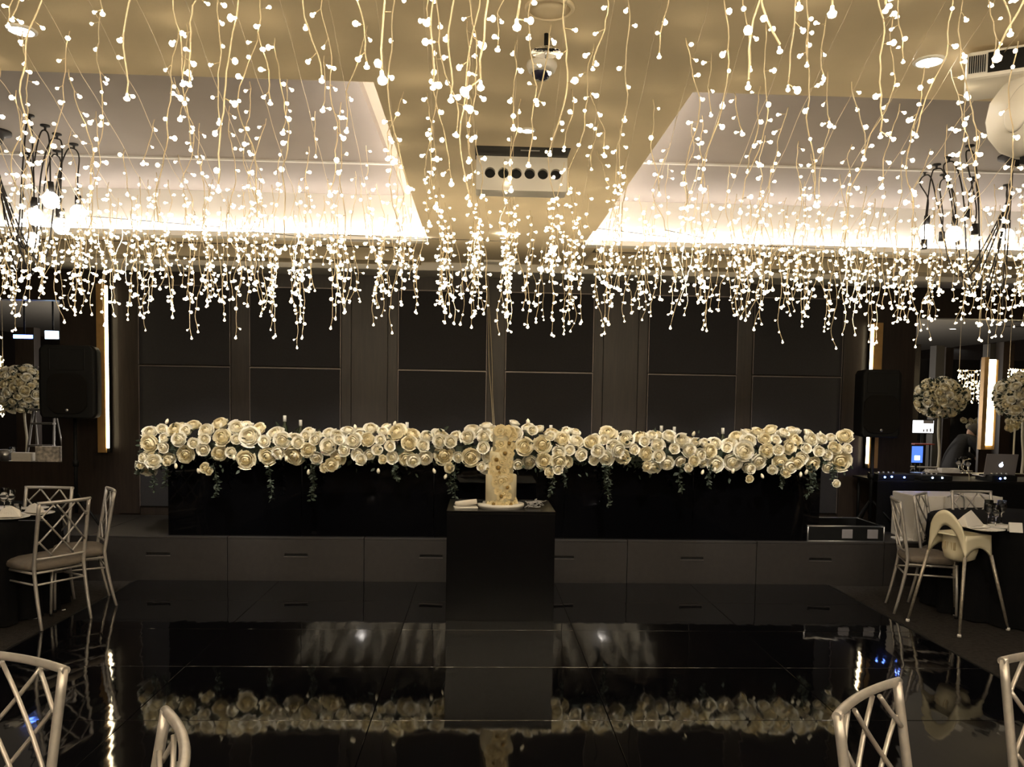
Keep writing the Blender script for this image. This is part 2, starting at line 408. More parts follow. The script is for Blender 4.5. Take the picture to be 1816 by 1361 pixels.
def leaf(bm, p, d, s, n=None):
    d = Vector(d).normalized(); a = Vector((RND.uniform(-1, 1), RND.uniform(-1, 1), RND.uniform(-1, 1)))
    w_ = d.cross(a).normalized(); nn = d.cross(w_)
    p = Vector(p)
    pts = [p, p+d*s*.35+w_*s*.24+nn*s*.06, p+d*s*.75+w_*s*.17, p+d*s, p+d*s*.75-w_*s*.17, p+d*s*.35-w_*s*.24+nn*s*.06]
    mid = p+d*s*.5-nn*s*.05
    vs = [bm.verts.new(q) for q in pts]; m_ = bm.verts.new(mid)
    for i in range(6):
        f = bm.faces.new((vs[i], vs[(i+1) % 6], m_)); f.smooth = True
GX0, GX1 = P(262, 800, Y=7.4).x, P(1492, 800, Y=7.4).x
gar = thing('rose_garland', 'long garland of white and ivory roses along the head table front edge', 'flower garland', (0, 7.42, TZ))
cz = .075
pts = []
R3 = random.Random(11)
tries = 0
while len(pts) < 268 and tries < 30000:
    tries += 1
    X = R3.uniform(GX0, GX1); th = R3.uniform(-.42, .95)*pi*.62   # angle measured from facing the hall, up positive
    env = .9+.14*sin(X*2.1+1)+.10*sin(X*5.3)
    ry, rz_ = .19, .205*env
    lowb = -.30-.12*sin(X*3.7+.5)-.10*sin(X*8.3); hib = .80+.12*sin(X*4.9)+.08*sin(X*11)
    if th/(pi*.62) < lowb or th/(pi*.62) > hib: continue
    if X < GX0+.35: th -= .35*(1-(X-GX0)/.35)
    jr = R3.uniform(.84, 1.14); p = Vector((X, -.0-ry*cos(th)*jr, cz+rz_*sin(th)*jr))
    s = R3.choice([.10, .115, .125, .135, .145, .16, .18])
    if all((p-q[0]).length > (s+q[1])*.43 for q in pts): pts.append((p, s, th))
for p, s, th in pts:
    d = Vector((R3.uniform(-.45, .45), -cos(th)-.35, sin(th)*.8+R3.uniform(-.15, .35)))
    dup_mesh(R3.choice(ROSES[:5]) if s > .115 else ROSES[5], 'rose', gar, p, face_rot(d, R3.uniform(0, 6)), s*1.02)
def gp(px, py, Y=7.2):
    q = P(px, py, Y=Y); return Vector((q.x, q.y-7.42, q.z-TZ))
for px, py, s in [(362, 830, .09), (370, 836, .07), (588, 826, .12), (575, 830, .08), (733, 818, .13), (640, 815, .1), (678, 815, .08), (796, 830, .09), (854, 828, .09), (975, 838, .09), (992, 820, .13), (990, 832, .1), (1232, 818, .1), (1222, 830, .08), (1148, 828, .09), (1332, 832, .1), (1370, 834, .09), (1402, 828, .13), (1414, 822, .12), (1394, 838, .09), (1484, 858, .07), (1330, 850, .07), (252, 812, .09), (248, 826, .06), (272, 818, .13), (295, 818, .09), (1098, 800, .13), (1060, 800, .12)]:
    dup_mesh(R3.choice(ROSES), 'rose', gar, gp(px, py, 7.17), face_rot((R3.uniform(-.4, .4), -1, R3.uniform(-.3, .3)), R3.uniform(0, 6)), s)
for px, py in [(312, 827), (352, 836), (415, 812), (497, 812), (508, 814), (523, 808), (547, 838), (671, 836), (770, 836), (790, 846), (1100, 812), (1246, 838), (1268, 834), (1300, 836), (1352, 845), (1420, 842), (1430, 838), (700, 752), (937, 748), (296, 748), (392, 755), (630, 758), (1430, 768), (1455, 770), (1230, 770)]:
    dup_mesh(BUD, 'rose_bud', gar, gp(px, py, 7.2), (R3.uniform(-.4, .4), R3.uniform(-.4, .4), 0), .055)
fb = bmesh.new()
for i in range(2600):
    X = RND.uniform(GX0-.04, GX1+.06); th = RND.uniform(-.62, .8)*pi*.66; r = RND.uniform(.04, .105) if i % 14 else RND.uniform(.15, .2)
    p = (X, -r*cos(th), cz+r*sin(th)*1.05-.02)
    leaf(fb, p, (RND.uniform(-1, 1), -cos(th)*.8, sin(th)*.7-.1), RND.uniform(.04, .06))
box(fb, GX0+.1, GX1-.1, -.09, .1, .0, .12)
fo = obj('foliage', fb, M_leaf, gar); fo['kind'] = 'stuff'
for px, ylen in [(268, 870), (290, 862), (378, 882), (475, 885), (552, 888), (560, 870), (700, 850), (808, 895), (800, 872), (975, 878), (1003, 860), (1082, 900), (1075, 878), (1210, 870), (1262, 862), (1430, 880), (1440, 865), (1378, 862), (245, 840), (1478, 862)]:
    a = gp(px, 822, 7.2); b = gp(px+RND.uniform(-8, 8), ylen, 7.24)
    vb = bmesh.new(); path = bez([a, (a+b)/2+Vector((RND.uniform(-.03, .03), RND.uniform(-.02, .02), 0)), b], 10)
    tube(vb, path, .0022, 4)
    for q in path[1:]:
        for k in range(2): leaf(vb, q, (RND.uniform(-1, 1), RND.uniform(-.8, .3), RND.uniform(-.8, .3)), RND.uniform(.025, .05))
    v = obj('trailing_vine', vb, M_leaf, gar); v['kind'] = 'stuff'
# bottles behind the garland
bp_ = None
bot = [(505, 740, 'tallest white capped, left of centre by the second wall panel'), (533, 748, ''), (722, 752, ''), (936, 748, ''), (977, 757, ''), (1173, 758, ''), (1196, 760, ''), (1282, 762, '')]
ordb = ['leftmost', 'second from the left', 'third from the left', 'fourth from the left', 'fifth from the left', 'sixth from the left', 'seventh from the left', 'rightmost']
for i, (px, py, _) in enumerate(bot):
    q = P(px, py, Y=7.85); H = q.z-TZ+.012
    t = thing('wine_bottle', 'bottle with a white cap standing behind the rose garland, %s of eight' % ordb[i], 'bottle', (q.x, q.y, TZ), group='bottles behind the garland')
    obj('bottle_body', L([(0, 0), (.036, .002), (.037, H-.16), (.03, H-.11), (.014, H-.075), (.0135, H-.05), (0, H-.05)], 14), M_bottle, t)
    obj('bottle_cap', L([(0, H-.055), (.016, H-.055), (.016, H), (.014, H+.003), (0, H+.003)], 12), M_foil, t)

# ------------------------------------------------------------------ plinth and cake
pc = P(886, 1102, Z=.02); PW, PH = .81, .83
py0 = pc.y
pl = thing('cake_plinth', 'tall glossy black square plinth carrying the wedding cake', 'plinth', (pc.x, py0, .022))
PZ = proj_z = None
zt = P(886, 907, Y=py0).z
H = zt-.022
o = obj('plinth_front', B(-PW/2, PW/2, 0, .02, 0, H-.02), M_pl, pl, bevel=.002)
obj('plinth_side', B(-PW/2, -PW/2+.02, .021, .7, 0, H-.02), M_pl, pl, bevel=.002)
obj('plinth_side', B(PW/2-.02, PW/2, .021, .7, 0, H-.02), M_pl, pl, bevel=.002)
obj('plinth_back', B(-PW/2+.021, PW/2-.021, .68, .7, 0, H-.02), M_pl, pl)
obj('plinth_top', B(-PW/2-.003, PW/2+.003, -.003, .703, H-.02, H), M_pl, pl, bevel=.003)
cy = py0+.22; cq = P(888, 900, Y=cy)
ck = thing('wedding_cake', 'three tier ivory wedding cake with a cascade of sugar flowers', 'cake', (cq.x, cy, zt))
sc_ = 1450/cy
obj('cake_board', L([(0, 0), (.17, 0), (.172, .012), (.18, .013), (.18, .032), (0, .032)], 48), M_china, ck)
zb = .032
dims = [(.119, .225, 0), (.092, .175, 0), (.069, .18, 0)]
z = zb
for r, h, _ in dims:
    o = obj('cake_tier', L([(0, z), (r, z), (r, z+h-.006), (r-.006, z+h), (0, z+h)], 48), M_cake, ck); z += h
CTOP = z
SUG = [proto('sugar_flower', rose_mesh(20+i, rings=((4, .26, 105), (5, .40, 88), (6, .52, 76)), wob=.22, flat=.5), M_sugar) for i in range(3)]
CEN = proto('flower_centre', L([(0, .14), (.14, .11), (.2, 0), (.14, -.1), (0, -.12)], 10), M_brown)
def sug(px, py, s, brown=True, yo=0.0):
    q = P(px, py, Y=cy); z_ = q.z-zt; x_ = q.x-cq.x
    r = .119 if z_ < zb+.225 else (.092 if z_ < zb+.40 else .069)
    if z_ > CTOP-.01: y_ = RND.uniform(-.04, .03)
    else:
        xx = max(-r*.97, min(r*.97, x_)); y_ = -sqrt(max(0, r*r-xx*xx))-.012
    d = Vector((x_*6, -1 if z_ < CTOP else -.6, .15 if z_ < CTOP else .6))
    f = dup_mesh(RND.choice(SUG), 'sugar_flower', ck, (x_, y_+yo, z_), face_rot(d, RND.uniform(0, 6)), s)
    if brown:
        g = dup_mesh(CEN, 'flower_centre', f, (0, 0, .04), (0, 0, 0), 1.15)
for a in [(886, 764, .07, 0), (897, 766, .065, 0), (907, 766, .07, 0), (903, 776, .06, 0), (912, 772, .055, 0), (893, 758, .055, 0), (905, 758, .05, 0),
          (902, 786, .06, 1), (908, 792, .06, 0), (897, 795, .06, 0), (888, 786, .065, 0), (886, 800, .055, 0), (895, 803, .06, 1), (905, 803, .055, 0),
          (880, 814, .06, 1), (890, 818, .07, 0), (896, 812, .06, 0), (902, 822, .055, 0), (874, 824, .06, 0), (883, 828, .065, 1), (893, 832, .06, 0), (872, 836, .05, 0), (880, 842, .06, 0), (885, 837, .05, 1),
          (888, 850, .075, 0), (879, 853, .06, 0), (896, 848, .06, 0), (904, 846, .05, 0), (899, 862, .05, 1), (893, 872, .05, 0), (888, 877, .05, 1), (882, 868, .045, 0), (901, 876, .045, 0),
          (875, 891, .055, 1), (883, 888, .05, 0), (890, 893, .06, 0), (898, 890, .055, 0), (905, 892, .055, 1), (912, 887, .05, 0), (914, 893, .05, 0), (868, 893, .045, 0)]:
    sug(a[0], a[1], a[2]*1.15, bool(a[3]))
# wrapped knife and white tray left of cake
q = P(828, 903, Y=py0+.16)
o = obj('display_card', B(-.10, .08, -.05, .05, 0, .012), M_china, None, bevel=.004); o.location = (q.x, q.y, zt); o.rotation_euler.z = .12
tag(o, 'flat white card box lying left of the cake on the plinth', 'box')
t = thing('wrapped_knife', 'white linen wrapped knife with a dark handle end, left of the cake', 'knife', (q.x, q.y, zt+.013), .12)
b = T([(-.09, 0, .012), (-.085, 0, .02), (-.03, 0, .024), (.03, 0, .03), (.075, 0, .036)], [.008, .018, .021, .022, .020], 12)
obj('linen_roll', b, M_linen, t)
obj('knife_handle', T([(.07, 0, .036), (.10, 0, .038), (.12, 0, .034)], [.012, .012, .009], 10), M_black, t)
q = P(950, 903, Y=py0+.18)
rb = bmesh.new(); R5 = random.Random(2)
for k in range(5):
    kp = []
    for m in range(9):
        a = R5.uniform(0, 6.28); f = R5.uniform(.3, 1); kp.append((.085*f*cos(a)+(.0), .03*sin(a*1.7+k), max(.004, .042+.04*f*sin(a*1.3+m)-.018*abs(cos(a)))))
    tube(rb, bez(kp, 6), .0022, 5)
o = obj('ribbon_tangle', rb, mat('sheer_ribbon', (.55, .56, .58), .4, bump=.1, alpha=.75), None); o.location = (q.x, q.y, zt)
tag(o, 'loose tangle of sheer silver ribbon right of the cake on the plinth', 'ribbon')

# ------------------------------------------------------------------ chiavari style chairs
def bar_lines():
    out = []
    hw_, z0, z1 = .172, .525, .895
    for sgn in (1, -1):
        for c_ in (-.245, -.09, .075, .235):
            # line x*sgn = s + c_/.. clipped to the rectangle, slope ~1.15
            k = 1.15; zc = (z0+z1)/2
            pts_ = []
            for x in (-hw_, hw_):
                z = zc+k*(x*sgn-c_)
                if z0 <= z <= z1: pts_.append((x, z))
            for z in (z0, z1):
                x = sgn*((z-zc)/k+c_)
                if -hw_ < x < hw_: pts_.append((x, z))
            if len(pts_) >= 2: out.append((pts_[0], pts_[1], sgn))
    return out
def yb(z):  # lean of the back at height z (behind = negative y)
    if z > .46: return -.185-.075*((z-.46)/.46)
    return -.185-.085*(1-z/.46)**1.4
def bow(x): return -.024*(1-(x/.19)**2)
def make_chair():
    t = thing('lattice_chair', 'chair', 'chair')
    for s in (-1, 1):
        zs = [0, .1, .2, .3, .4, .46, .55, .7, .85, .915]
        obj('leg', T([(s*.185, yb(z)+.0, z) for z in zs], [.0105, .0115, .0125]+[.0135]*7, 10), M_silver, t)
        obj('leg', T([(s*.19, .185, 0), (s*.19, .18, .2), (s*.19, .17, .43)], [.0095, .011, .012], 10), M_silver, t)
        obj('leg_cap', L([(0, 0), (.012, 0), (.012, .02), (0, .02)], 10), M_black, t).location = (s*.19, .185, 0)
    obj('top_rail', T([(x, yb(.915)+bow(x)*.9, .912) for x in [-.197+.394*i/14 for i in range(15)]], .0125, 10), M_silver, t)
    obj('lower_rail', T([(x, yb(.51)+bow(x)*.8, .51) for x in [-.185+.37*i/12 for i in range(13)]], .009, 8), M_silver, t)
    for (a, b, s) in bar_lines():
        pp = []
        for i in range(7):
            f = i/6; x = a[0]+(b[0]-a[0])*f; z = a[1]+(b[1]-a[1])*f
            pp.append((x, yb(z)+bow(x)*.85+s*.006, z))
        obj('lattice_bar', T(pp, .0068, 7), M_silver, t)
    seat = bmesh.new(); ns = 20
    def sup(r, z):
        o_ = []
        for i in range(32):
            a = 2*pi*i/32; ca, sa = cos(a), sin(a)
            o_.append((r*.215*abs(ca)**.55*(1 if ca > 0 else -1), r*.21*abs(sa)**.55*(1 if sa > 0 else -1), z))
        return o_
    rings = []
    for r, z in ((.93, .425), (1.0, .435), (1.02, .455), (.98, .475), (.85, .488), (.5, .496)):
        rings.append([seat.verts.new(v) for v in sup(r, z)])
    for a, b in zip(rings, rings[1:]):
        for i in range(32):
            f = seat.faces.new((a[i], a[(i+1) % 32], b[(i+1) % 32], b[i])); f.smooth = True
    seat.faces.new(rings[-1]); seat.faces.new(rings[0][::-1])
    obj('seat', seat, M_seat, t)
    fr = []
    for q in ((-.185, -.18, .41), (.185, -.18, .41), (.19, .172, .41), (-.19, .172, .41)): fr.append(Vector(q))
    for i in range(4): obj('seat_rail', T([fr[i], fr[(i+1) % 4]], .010, 8), M_silver, t)
    z = .33
    s4 = [(-.185, yb(z), z), (.185, yb(z), z), (.19, .173, z), (-.19, .173, z)]
    for i in range(4): obj('stretcher', T([s4[i], s4[(i+1) % 4]], .0078, 8), M_silver, t)
    return t
chair0 = make_chair(); index_kids(chair0)
used = [False]
def chair(label, back, face, z=0, group='silver lattice back chairs', back_is_top=True):
    """back: midpoint of the top rail (x, y); face: direction the sitter looks"""
    o = copy_tree(chair0) if used[0] else chair0; used[0] = True
    f = Vector((face[0], face[1])).normalized(); ang = atan2(-f.x, f.y)
    off = yb(.915)
    o.location = (back[0]-f.x*off, back[1]-f.y*off, z); o.rotation_euler = (0, 0, ang)
    tag(o, label, 'chair', group); return o
def ends(a, b, z=.92):
    p, q = P(a[0], a[1], Z=z), P(b[0], b[1], Z=z); return p, q
chair('silver lattice chair at the left round table, its back nearest the camera', (-2.95, 5.92), (-.83, .5))
chair('silver lattice chair seen edge-on beside the dance floor edge, left side', (-2.93, 6.60), (-.85, -.53))
chair('silver lattice chair behind the left round table, back against the stage', (-3.47, 6.72), (-.05, -1))
p, q = ends((115, 1184), (0, 1163)); d = (q-p).normalized(); c_ = p+d*.19
chair('large silver lattice chair back cut off at the lower left corner', (c_.x, c_.y), (d.y, -d.x) if -d.x < 0 else (-d.y, d.x))
c1 = P(285, 1258, Z=.92)
chair('silver chair back with only its curved post showing at the bottom left', (c1.x+.09, c1.y-.165), (-.90, -.42))
p, q = ends((1590, 1207), (1488, 1262)); m_ = (p+q)/2
chair('silver lattice chair back with bowed rail at the lower right of the dance floor', (m_.x, m_.y), (.66, -.75))
p, q = ends((1778, 1168), (1816, 1164)); d = (q-p).normalized(); c_ = p+d*.19
chair('silver lattice chair back cut off at the lower right corner', (c_.x, c_.y), (d.y, -d.x))
chair('silver lattice chair seen from its side, left of the cream high chair', (3.44, 6.58), (.95, -.3))
chair('silver lattice chair turned half away behind the cream high chair', (3.83, 6.92), (.73, -.68))
chair('silver lattice chair standing against the white clothed box', (4.47, 7.22), (0.05, -1))

# ------------------------------------------------------------------ round tables
def cloth(bm, R, H, seed, folds=22):
    rr = random.Random(seed); ph = rr.random()*6; n = 176
    prof = [(0, H), (R*.5, H), (R*.95, H), (R, H-.012), (R*1.0, H-.12), (R*1.01, H*.5), (R*1.03, .01)]
    rings = []
    for i, (r, z) in enumerate(prof):
        if r == 0: rings.append([bm.verts.new((0, 0, z))]); continue
        f = max(0, (H-z)/H); ring = []
        for k in range(n):
            a = 2*pi*k/n
            w_ = f*.035*sin(folds*a+ph+sin(3*a))+f*.015*sin(folds*2.3*a)
            ring.append(bm.verts.new(((r+w_)*cos(a), (r+w_)*sin(a), z)))
        rings.append(ring)
    for a, b in zip(rings, rings[1:]):
        for k in range(n):
            if len(a) == 1: f = bm.faces.new((a[0], b[k], b[(k+1) % n]))
            else: f = bm.faces.new((a[k], b[k], b[(k+1) % n], a[(k+1) % n]))
            f.smooth = True
    return bm
LT = (-4.12, 6.33); RT = (4.66, 6.55)
def rtable(c, R, label, clabel, seed):
    t = thing('round_table', label, 'table', (c[0], c[1], 0))
    obj('tabletop', L([(0, .715), (R-.015, .715), (R-.015, .74), (0, .74)], 48), M_wood, t)
    obj('pedestal', L([(0, 0), (.28, 0), (.28, .02), (.05, .05), (.04, .7), (.12, .714), (0, .714)], 20), M_black, t)
    o = obj('tablecloth', cloth(bmesh.new(), R, .75, seed), M_blackcloth); o.location = (c[0], c[1], 0.002)
    tag(o, clabel, 'tablecloth', 'black round tablecloths')
rtable(LT, .84, 'round dining table hidden under black cloth at left', 'floor length black tablecloth on the left round table', 1)
rtable(RT, .84, 'round dining table hidden under black cloth at right', 'floor length black tablecloth on the right round table behind the high chair', 2)
TT = .7535
def plate(c, r, label):
    o = obj('plate', L([(0, .004), (r*.6, .004), (r*.68, .008), (r, .018), (r, .021), (r*.66, .012), (r*.6, .008), (0, .008)][::1], 32), M_china)
    o.location = (c[0], c[1], TT); tag(o, label, 'plate', 'white china plates'); return o
def napkin(c, rz, label, s=1):
    bm = bmesh.new(); vs = [(-.075, -.03, 0), (.075, -.04, 0), (.06, .05, 0), (-.06, .05, 0), (-.05, 0, .055), (.01, -.005, .075), (.055, .01, .045), (0, .035, .03)]
    v = [bm.verts.new(Vector(q)*s) for q in vs]
    for f in ((0, 1, 5, 4), (1, 6, 5), (1, 2, 6), (2, 3, 7), (3, 0, 4), (3, 4, 7), (4, 5, 7), (5, 6, 7), (6, 2, 7), (0, 3, 2, 1)): bm.faces.new([v[i] for i in f])
    o = obj('napkin', bm, M_linen, bevel=.004); o.location = (c[0], c[1], TT+.018); o.rotation_euler.z = rz
    tag(o, label, 'napkin', 'folded cream napkins')
def goblet(c, h, label, z=TT):
    r = .034
    o = obj('wine_glass', L([(0, .001), (.034, .001), (.034, .004), (.005, .01), (.004, h*.45), (.022, h*.52), (r, h*.68), (r*.93, h), (r*.9, h), (r*.94, h*.68), (.018, h*.54), (0, h*.52)], 20), M_glass)
    o.location = (c[0], c[1], z); tag(o, label, 'glass', 'glassware on the round tables')
def tumbler(c, h, label, z=TT):
    o = obj('tumbler', L([(0, .001), (.03, .001), (.036, h), (.033, h), (.028, .01), (0, .01)], 20), M_glass)
    o.location = (c[0], c[1], z); tag(o, label, 'glass', 'glassware on the round tables')
def onT(px, py, z=TT):
    q = P(px, py, Z=z); return (q.x, q.y)
a = onT(18, 921); plate(a, .13, 'white plate at the near rim of the left table'); napkin(a, .2, 'folded cream napkin on the nearer plate of the left table', 1.1)
a = onT(66, 914); plate(a, .12, 'white plate at the right rim of the left table'); napkin((a[0]-.03, a[1]+.02), -.3, 'peaked cream napkin on the right rim plate of the left table')
a = onT(62, 905); plate(a, .10, 'small white plate at the far rim of the left table')
a = onT(8, 905); plate(a, .12, 'white plate on the left table behind the glasses')
goblet(onT(8, 912), .2, 'taller wine glass left of its neighbour on the left table'); goblet(onT(19, 908), .17, 'stemmed wine glass nearest the peaked napkin on left table')
tumbler(onT(29, 918), .10, 'short clear tumbler beside the napkin on the left table')
o = obj('table_knife', B(-.1, .1, -.006, .006, 0, .003), M_alu, bevel=.001); a = onT(58, 924); o.location = (a[0], a[1], TT); tag(o, 'silver table knife at the rim of the left table', 'knife')
a = onT(1722, 936); plate(a, .13, 'white plate at the left rim of the right table'); napkin((a[0]-.02, a[1]), .6, 'tall folded cream napkin behind the high chair', 1.6)
a = onT(1748, 942); plate(a, .13, 'white plate at the near rim of the right table')
a = onT(1780, 938); plate(a, .11, 'white plate beside the place card on the right table')
for i, (px, py, h) in enumerate([(1752, 932, .2), (1765, 936, .17), (1775, 930, .19), (1760, 928, .16)]): goblet(onT(px, py), h, 'clear wine glass of the right table, %s from the left' % ['nearest', 'third', 'rightmost, fourth', 'second'][i])
bm = bmesh.new()
M1 = Matrix.Rotation(radians(22), 4, 'X')
box(bm, -.045, .045, -.0008, .0008, 0, .075, M=Matrix.Translation((0, -.028, 0)) @ Matrix.Rotation(radians(-20), 4, 'X'))
box(bm, -.045, .045, -.0008, .0008, 0, .075, M=Matrix.Translation((0, .028, 0)) @ Matrix.Rotation(radians(20), 4, 'X'))
o = obj('place_card', bm, M_china); a = onT(1800, 944); o.location = (a[0], a[1], TT); o.rotation_euler.z = -.3
tag(o, 'white folded place card at the right table rim', 'card')
for (px, py, s, rz, lb) in ((58, 1098, .03, .3, 'small white paper scrap on the carpet under the left chairs'), (113, 1083, .015, 1.2, 'tiny white paper scrap beside the left tablecloth hem')):
    q = P(px, py, Z=.0); o = obj('paper_scrap', B(-s, s, -s*.4, s*.4, 0, .008), M_china, bevel=.003); o.location = q; o.rotation_euler.z = rz; tag(o, lb, 'paper')

# ------------------------------------------------------------------ high chair
hc = thing('high_chair', 'cream plastic high chair with four splayed metal legs beside the right table', 'high chair', (3.685, 6.06, 0), radians(21))
foot = [(-.255, -.225), (.27, -.225), (.27, .225), (-.255, .225)]   # -x side is the backrest side
top = [(-.14, -.15), (.13, -.15), (.13, .15), (-.14, .15)]
def skirt(bm):
    """four-sided shell: arched cut-outs between the corners, back side (-x) rising into a round backrest"""
    N = 16
    def side(a, b, ztop, zbot, bulge):
        g = []
        for i in range(N+1):
            t_ = i/N; x = a[0]+(b[0]-a[0])*t_; y = a[1]+(b[1]-a[1])*t_
            zt_ = ztop(t_); zb_ = zbot(t_); mid = (a[0]+b[0])/2, (a[1]+b[1])/2
            col = []
            for j in range(5):
                f = j/4; z = zb_+(zt_-zb_)*f
                sp = 1+(.70-z)*.35 if z < .70 else 1
                xx, yy = x*sp, y*sp
                if bulge and z > .70: xx += -(z-.70)*.22
                col.append(bm.verts.new((xx, yy, z)))
            g.append(col)
        for i in range(N):
            for j in range(4): 
                f = bm.faces.new((g[i][j], g[i+1][j], g[i+1][j+1], g[i][j+1])); f.smooth = True
    arch = lambda t_: .545+.085*sin(pi*t_)**.7
    side(top[0], top[1], lambda t_: .72, arch, 0)
    side(top[1], top[2], lambda t_: .72, arch, 0)
    side(top[2], top[3], lambda t_: .72, arch, 0)
    side(top[3], top[0], lambda t_: .72+.185*sin(pi*t_)**.62, lambda t_: .545+.245*sin(pi*t_)**.75, 1)
    bmesh.ops.remove_doubles(bm, verts=bm.verts, dist=.002)
    return bm
o = obj('seat_shell', skirt(bmesh.new()), M_hc, hc, smooth=True)
sd = o.modifiers.new('solid', 'SOLIDIFY'); sd.thickness = .012; sd.offset = 0
# rim ledge around the bucket
b = bmesh.new(); n = 32
outer = [(.135*max(-1, min(1, 1.25*cos(2*pi*i/n)))-.003, .15*max(-1, min(1, 1.25*sin(2*pi*i/n))), .72) for i in range(n)]
inner = [(.112*cos(2*pi*i/n)+.0, .118*sin(2*pi*i/n), .72) for i in range(n)]
rA = [b.verts.new(v) for v in outer]; rB = [b.verts.new(v) for v in inner]
rC = [b.verts.new((v[0]*1.0, v[1]*1.0, .60)) for v in inner]; rD = [b.verts.new((v[0]*.85, v[1]*.85, .535)) for v in inner]; rE = [b.verts.new((v[0]*.5, v[1]*.5, .515)) for v in inner]
for a_, c2 in ((rA, rB), (rB, rC), (rC, rD), (rD, rE)):
    for i in range(n):
        f = b.faces.new((a_[i], a_[(i+1) % n], c2[(i+1) % n], c2[i])); f.smooth = True
b.faces.new(rE)
o = obj('seat_bucket', b, M_hc, hc); sd = o.modifiers.new('solid', 'SOLIDIFY'); sd.thickness = .008
# raised lettering block of the bucket back (unreadable relief in the photograph)
b = bmesh.new()
for k in range(4): box(b, -.118, -.112, -.05+k*.027, -.033+k*.027, .60, .66)
obj('relief_mark', b, mat('relief_tan', (.42, .34, .2), .5, bump=.05), hc)
for i in range(4):
    a_ = Vector((*foot[i], .012)); t_ = Vector((top[i][0]*1.04, top[i][1]*1.04, .57))
    lg = obj('leg', T([a_, a_+(t_-a_)*.5, t_], [.0105, .0125, .0135], 12), M_hcleg, hc)
    obj('foot_cap', L([(0, 0), (.014, 0), (.015, .012), (.012, .022), (0, .024)], 12), M_china, lg).location = (*foot[i], 0)

# ------------------------------------------------------------------ speakers
def speaker(px, py_, Y, rz, label, slabel, h=.66, w_=.44, base=SZ):
    q = P(px, py_, Y=Y)   # centre of cabinet
    t = thing('loudspeaker', label, 'loudspeaker', (q.x, q.y, q.z-h/2), rz, 'stage loudspeakers')
    b = bmesh.new()
    def ring(z, s):
        pr = [(-w_/2*s, -.16), (-w_/2*.93*s, -.19), (w_/2*.93*s, -.19), (w_/2*s, -.16), (w_/2*.72*s, .19), (-w_/2*.72*s, .19)]
        return [b.verts.new((x, y, z)) for x, y in pr]
    rs = [ring(0, .9), ring(.035, 1), ring(h*.45, 1.02), ring(h-.04, 1.0), ring(h, .86)]
    for a_, c2 in zip(rs, rs[1:]):
        for i in range(6): b.faces.new((a_[i], a_[(i+1) % 6], c2[(i+1) % 6], c2[i]))
    b.faces.new(rs[0][::-1]); b.faces.new(rs[-1])
    obj('cabinet', b, M_black, t, bevel=.012)
    g = bmesh.new(); R_ = .175; ccz = h*.34
    pts_ = [(.175*max(-1, min(1, 1.18*cos(2*pi*i/32))), ccz+.19*max(-1, min(1, 1.15*sin(2*pi*i/32)))) for i in range(32)]
    f0 = [g.verts.new((x, -.191, z)) for x, z in pts_]; f1 = [g.verts.new((x*.97, -.203, ccz+(z-ccz)*.97)) for x, z in pts_]
    for i in range(32): g.faces.new((f0[i], f0[(i+1) % 32], f1[(i+1) % 32], f1[i]))
    g.faces.new(f1); obj('woofer_grille', g, M_grille, t)
    hb = bmesh.new()
    o4 = [(-.15, h*.66), (.15, h*.66), (.15, h*.95), (-.15, h*.95)]; i4 = [(-.05, h*.73), (.05, h*.73), (.05, h*.88), (-.05, h*.88)]
    va = [hb.verts.new((x, -.193, z)) for x, z in o4]; vb_ = [hb.verts.new((x, -.14, z)) for x, z in i4]
    for i in range(4): hb.faces.new((va[i], va[(i+1) % 4], vb_[(i+1) % 4], vb_[i]))
    hb.faces.new(vb_); vo = [hb.verts.new((x*1.06, -.1915, h*.805+(z-h*.805)*1.06)) for x, z in o4]
    for i in range(4): hb.faces.new((vo[i], vo[(i+1) % 4], va[(i+1) % 4], va[i]))
    obj('horn', hb, M_black, t)
    obj('badge', L([(0, 0), (.014, 0), (.014, .004), (0, .004)], 16, M=Matrix.Translation((0, -.204, ccz-.155)) @ Matrix.Rotation(pi/2, 4, 'X')), M_alu, t)
    s = thing('speaker_stand', slabel, 'stand', (q.x, q.y, base), rz, 'tripod speaker stands')
    H_ = q.z-h/2-base
    obj('pole', T([(0, 0, .12), (0, 0, H_)], .0175, 12), M_black, s)
    obj('collar', T([(0, 0, H_*.55), (0, 0, H_*.55+.06)], .027, 12), M_black, s)
    for k in range(3):
        a_ = pi/2+2*pi*k/3
        obj('leg', T([(.02*cos(a_), .02*sin(a_), min(.3, H_*.5)), (.3*cos(a_), .3*sin(a_), .012)], .011, 8), M_black, s)
speaker(132, 678, 7.95, .12, 'black loudspeaker on a tripod stand left of the stage garland', 'black tripod stand under the left loudspeaker', h=.68, w_=.50)
speaker(1551, 716, 8.1, -.1, 'black loudspeaker in front of the right gold wall light', 'black tripod stand under the right loudspeaker', h=.67, w_=.38)

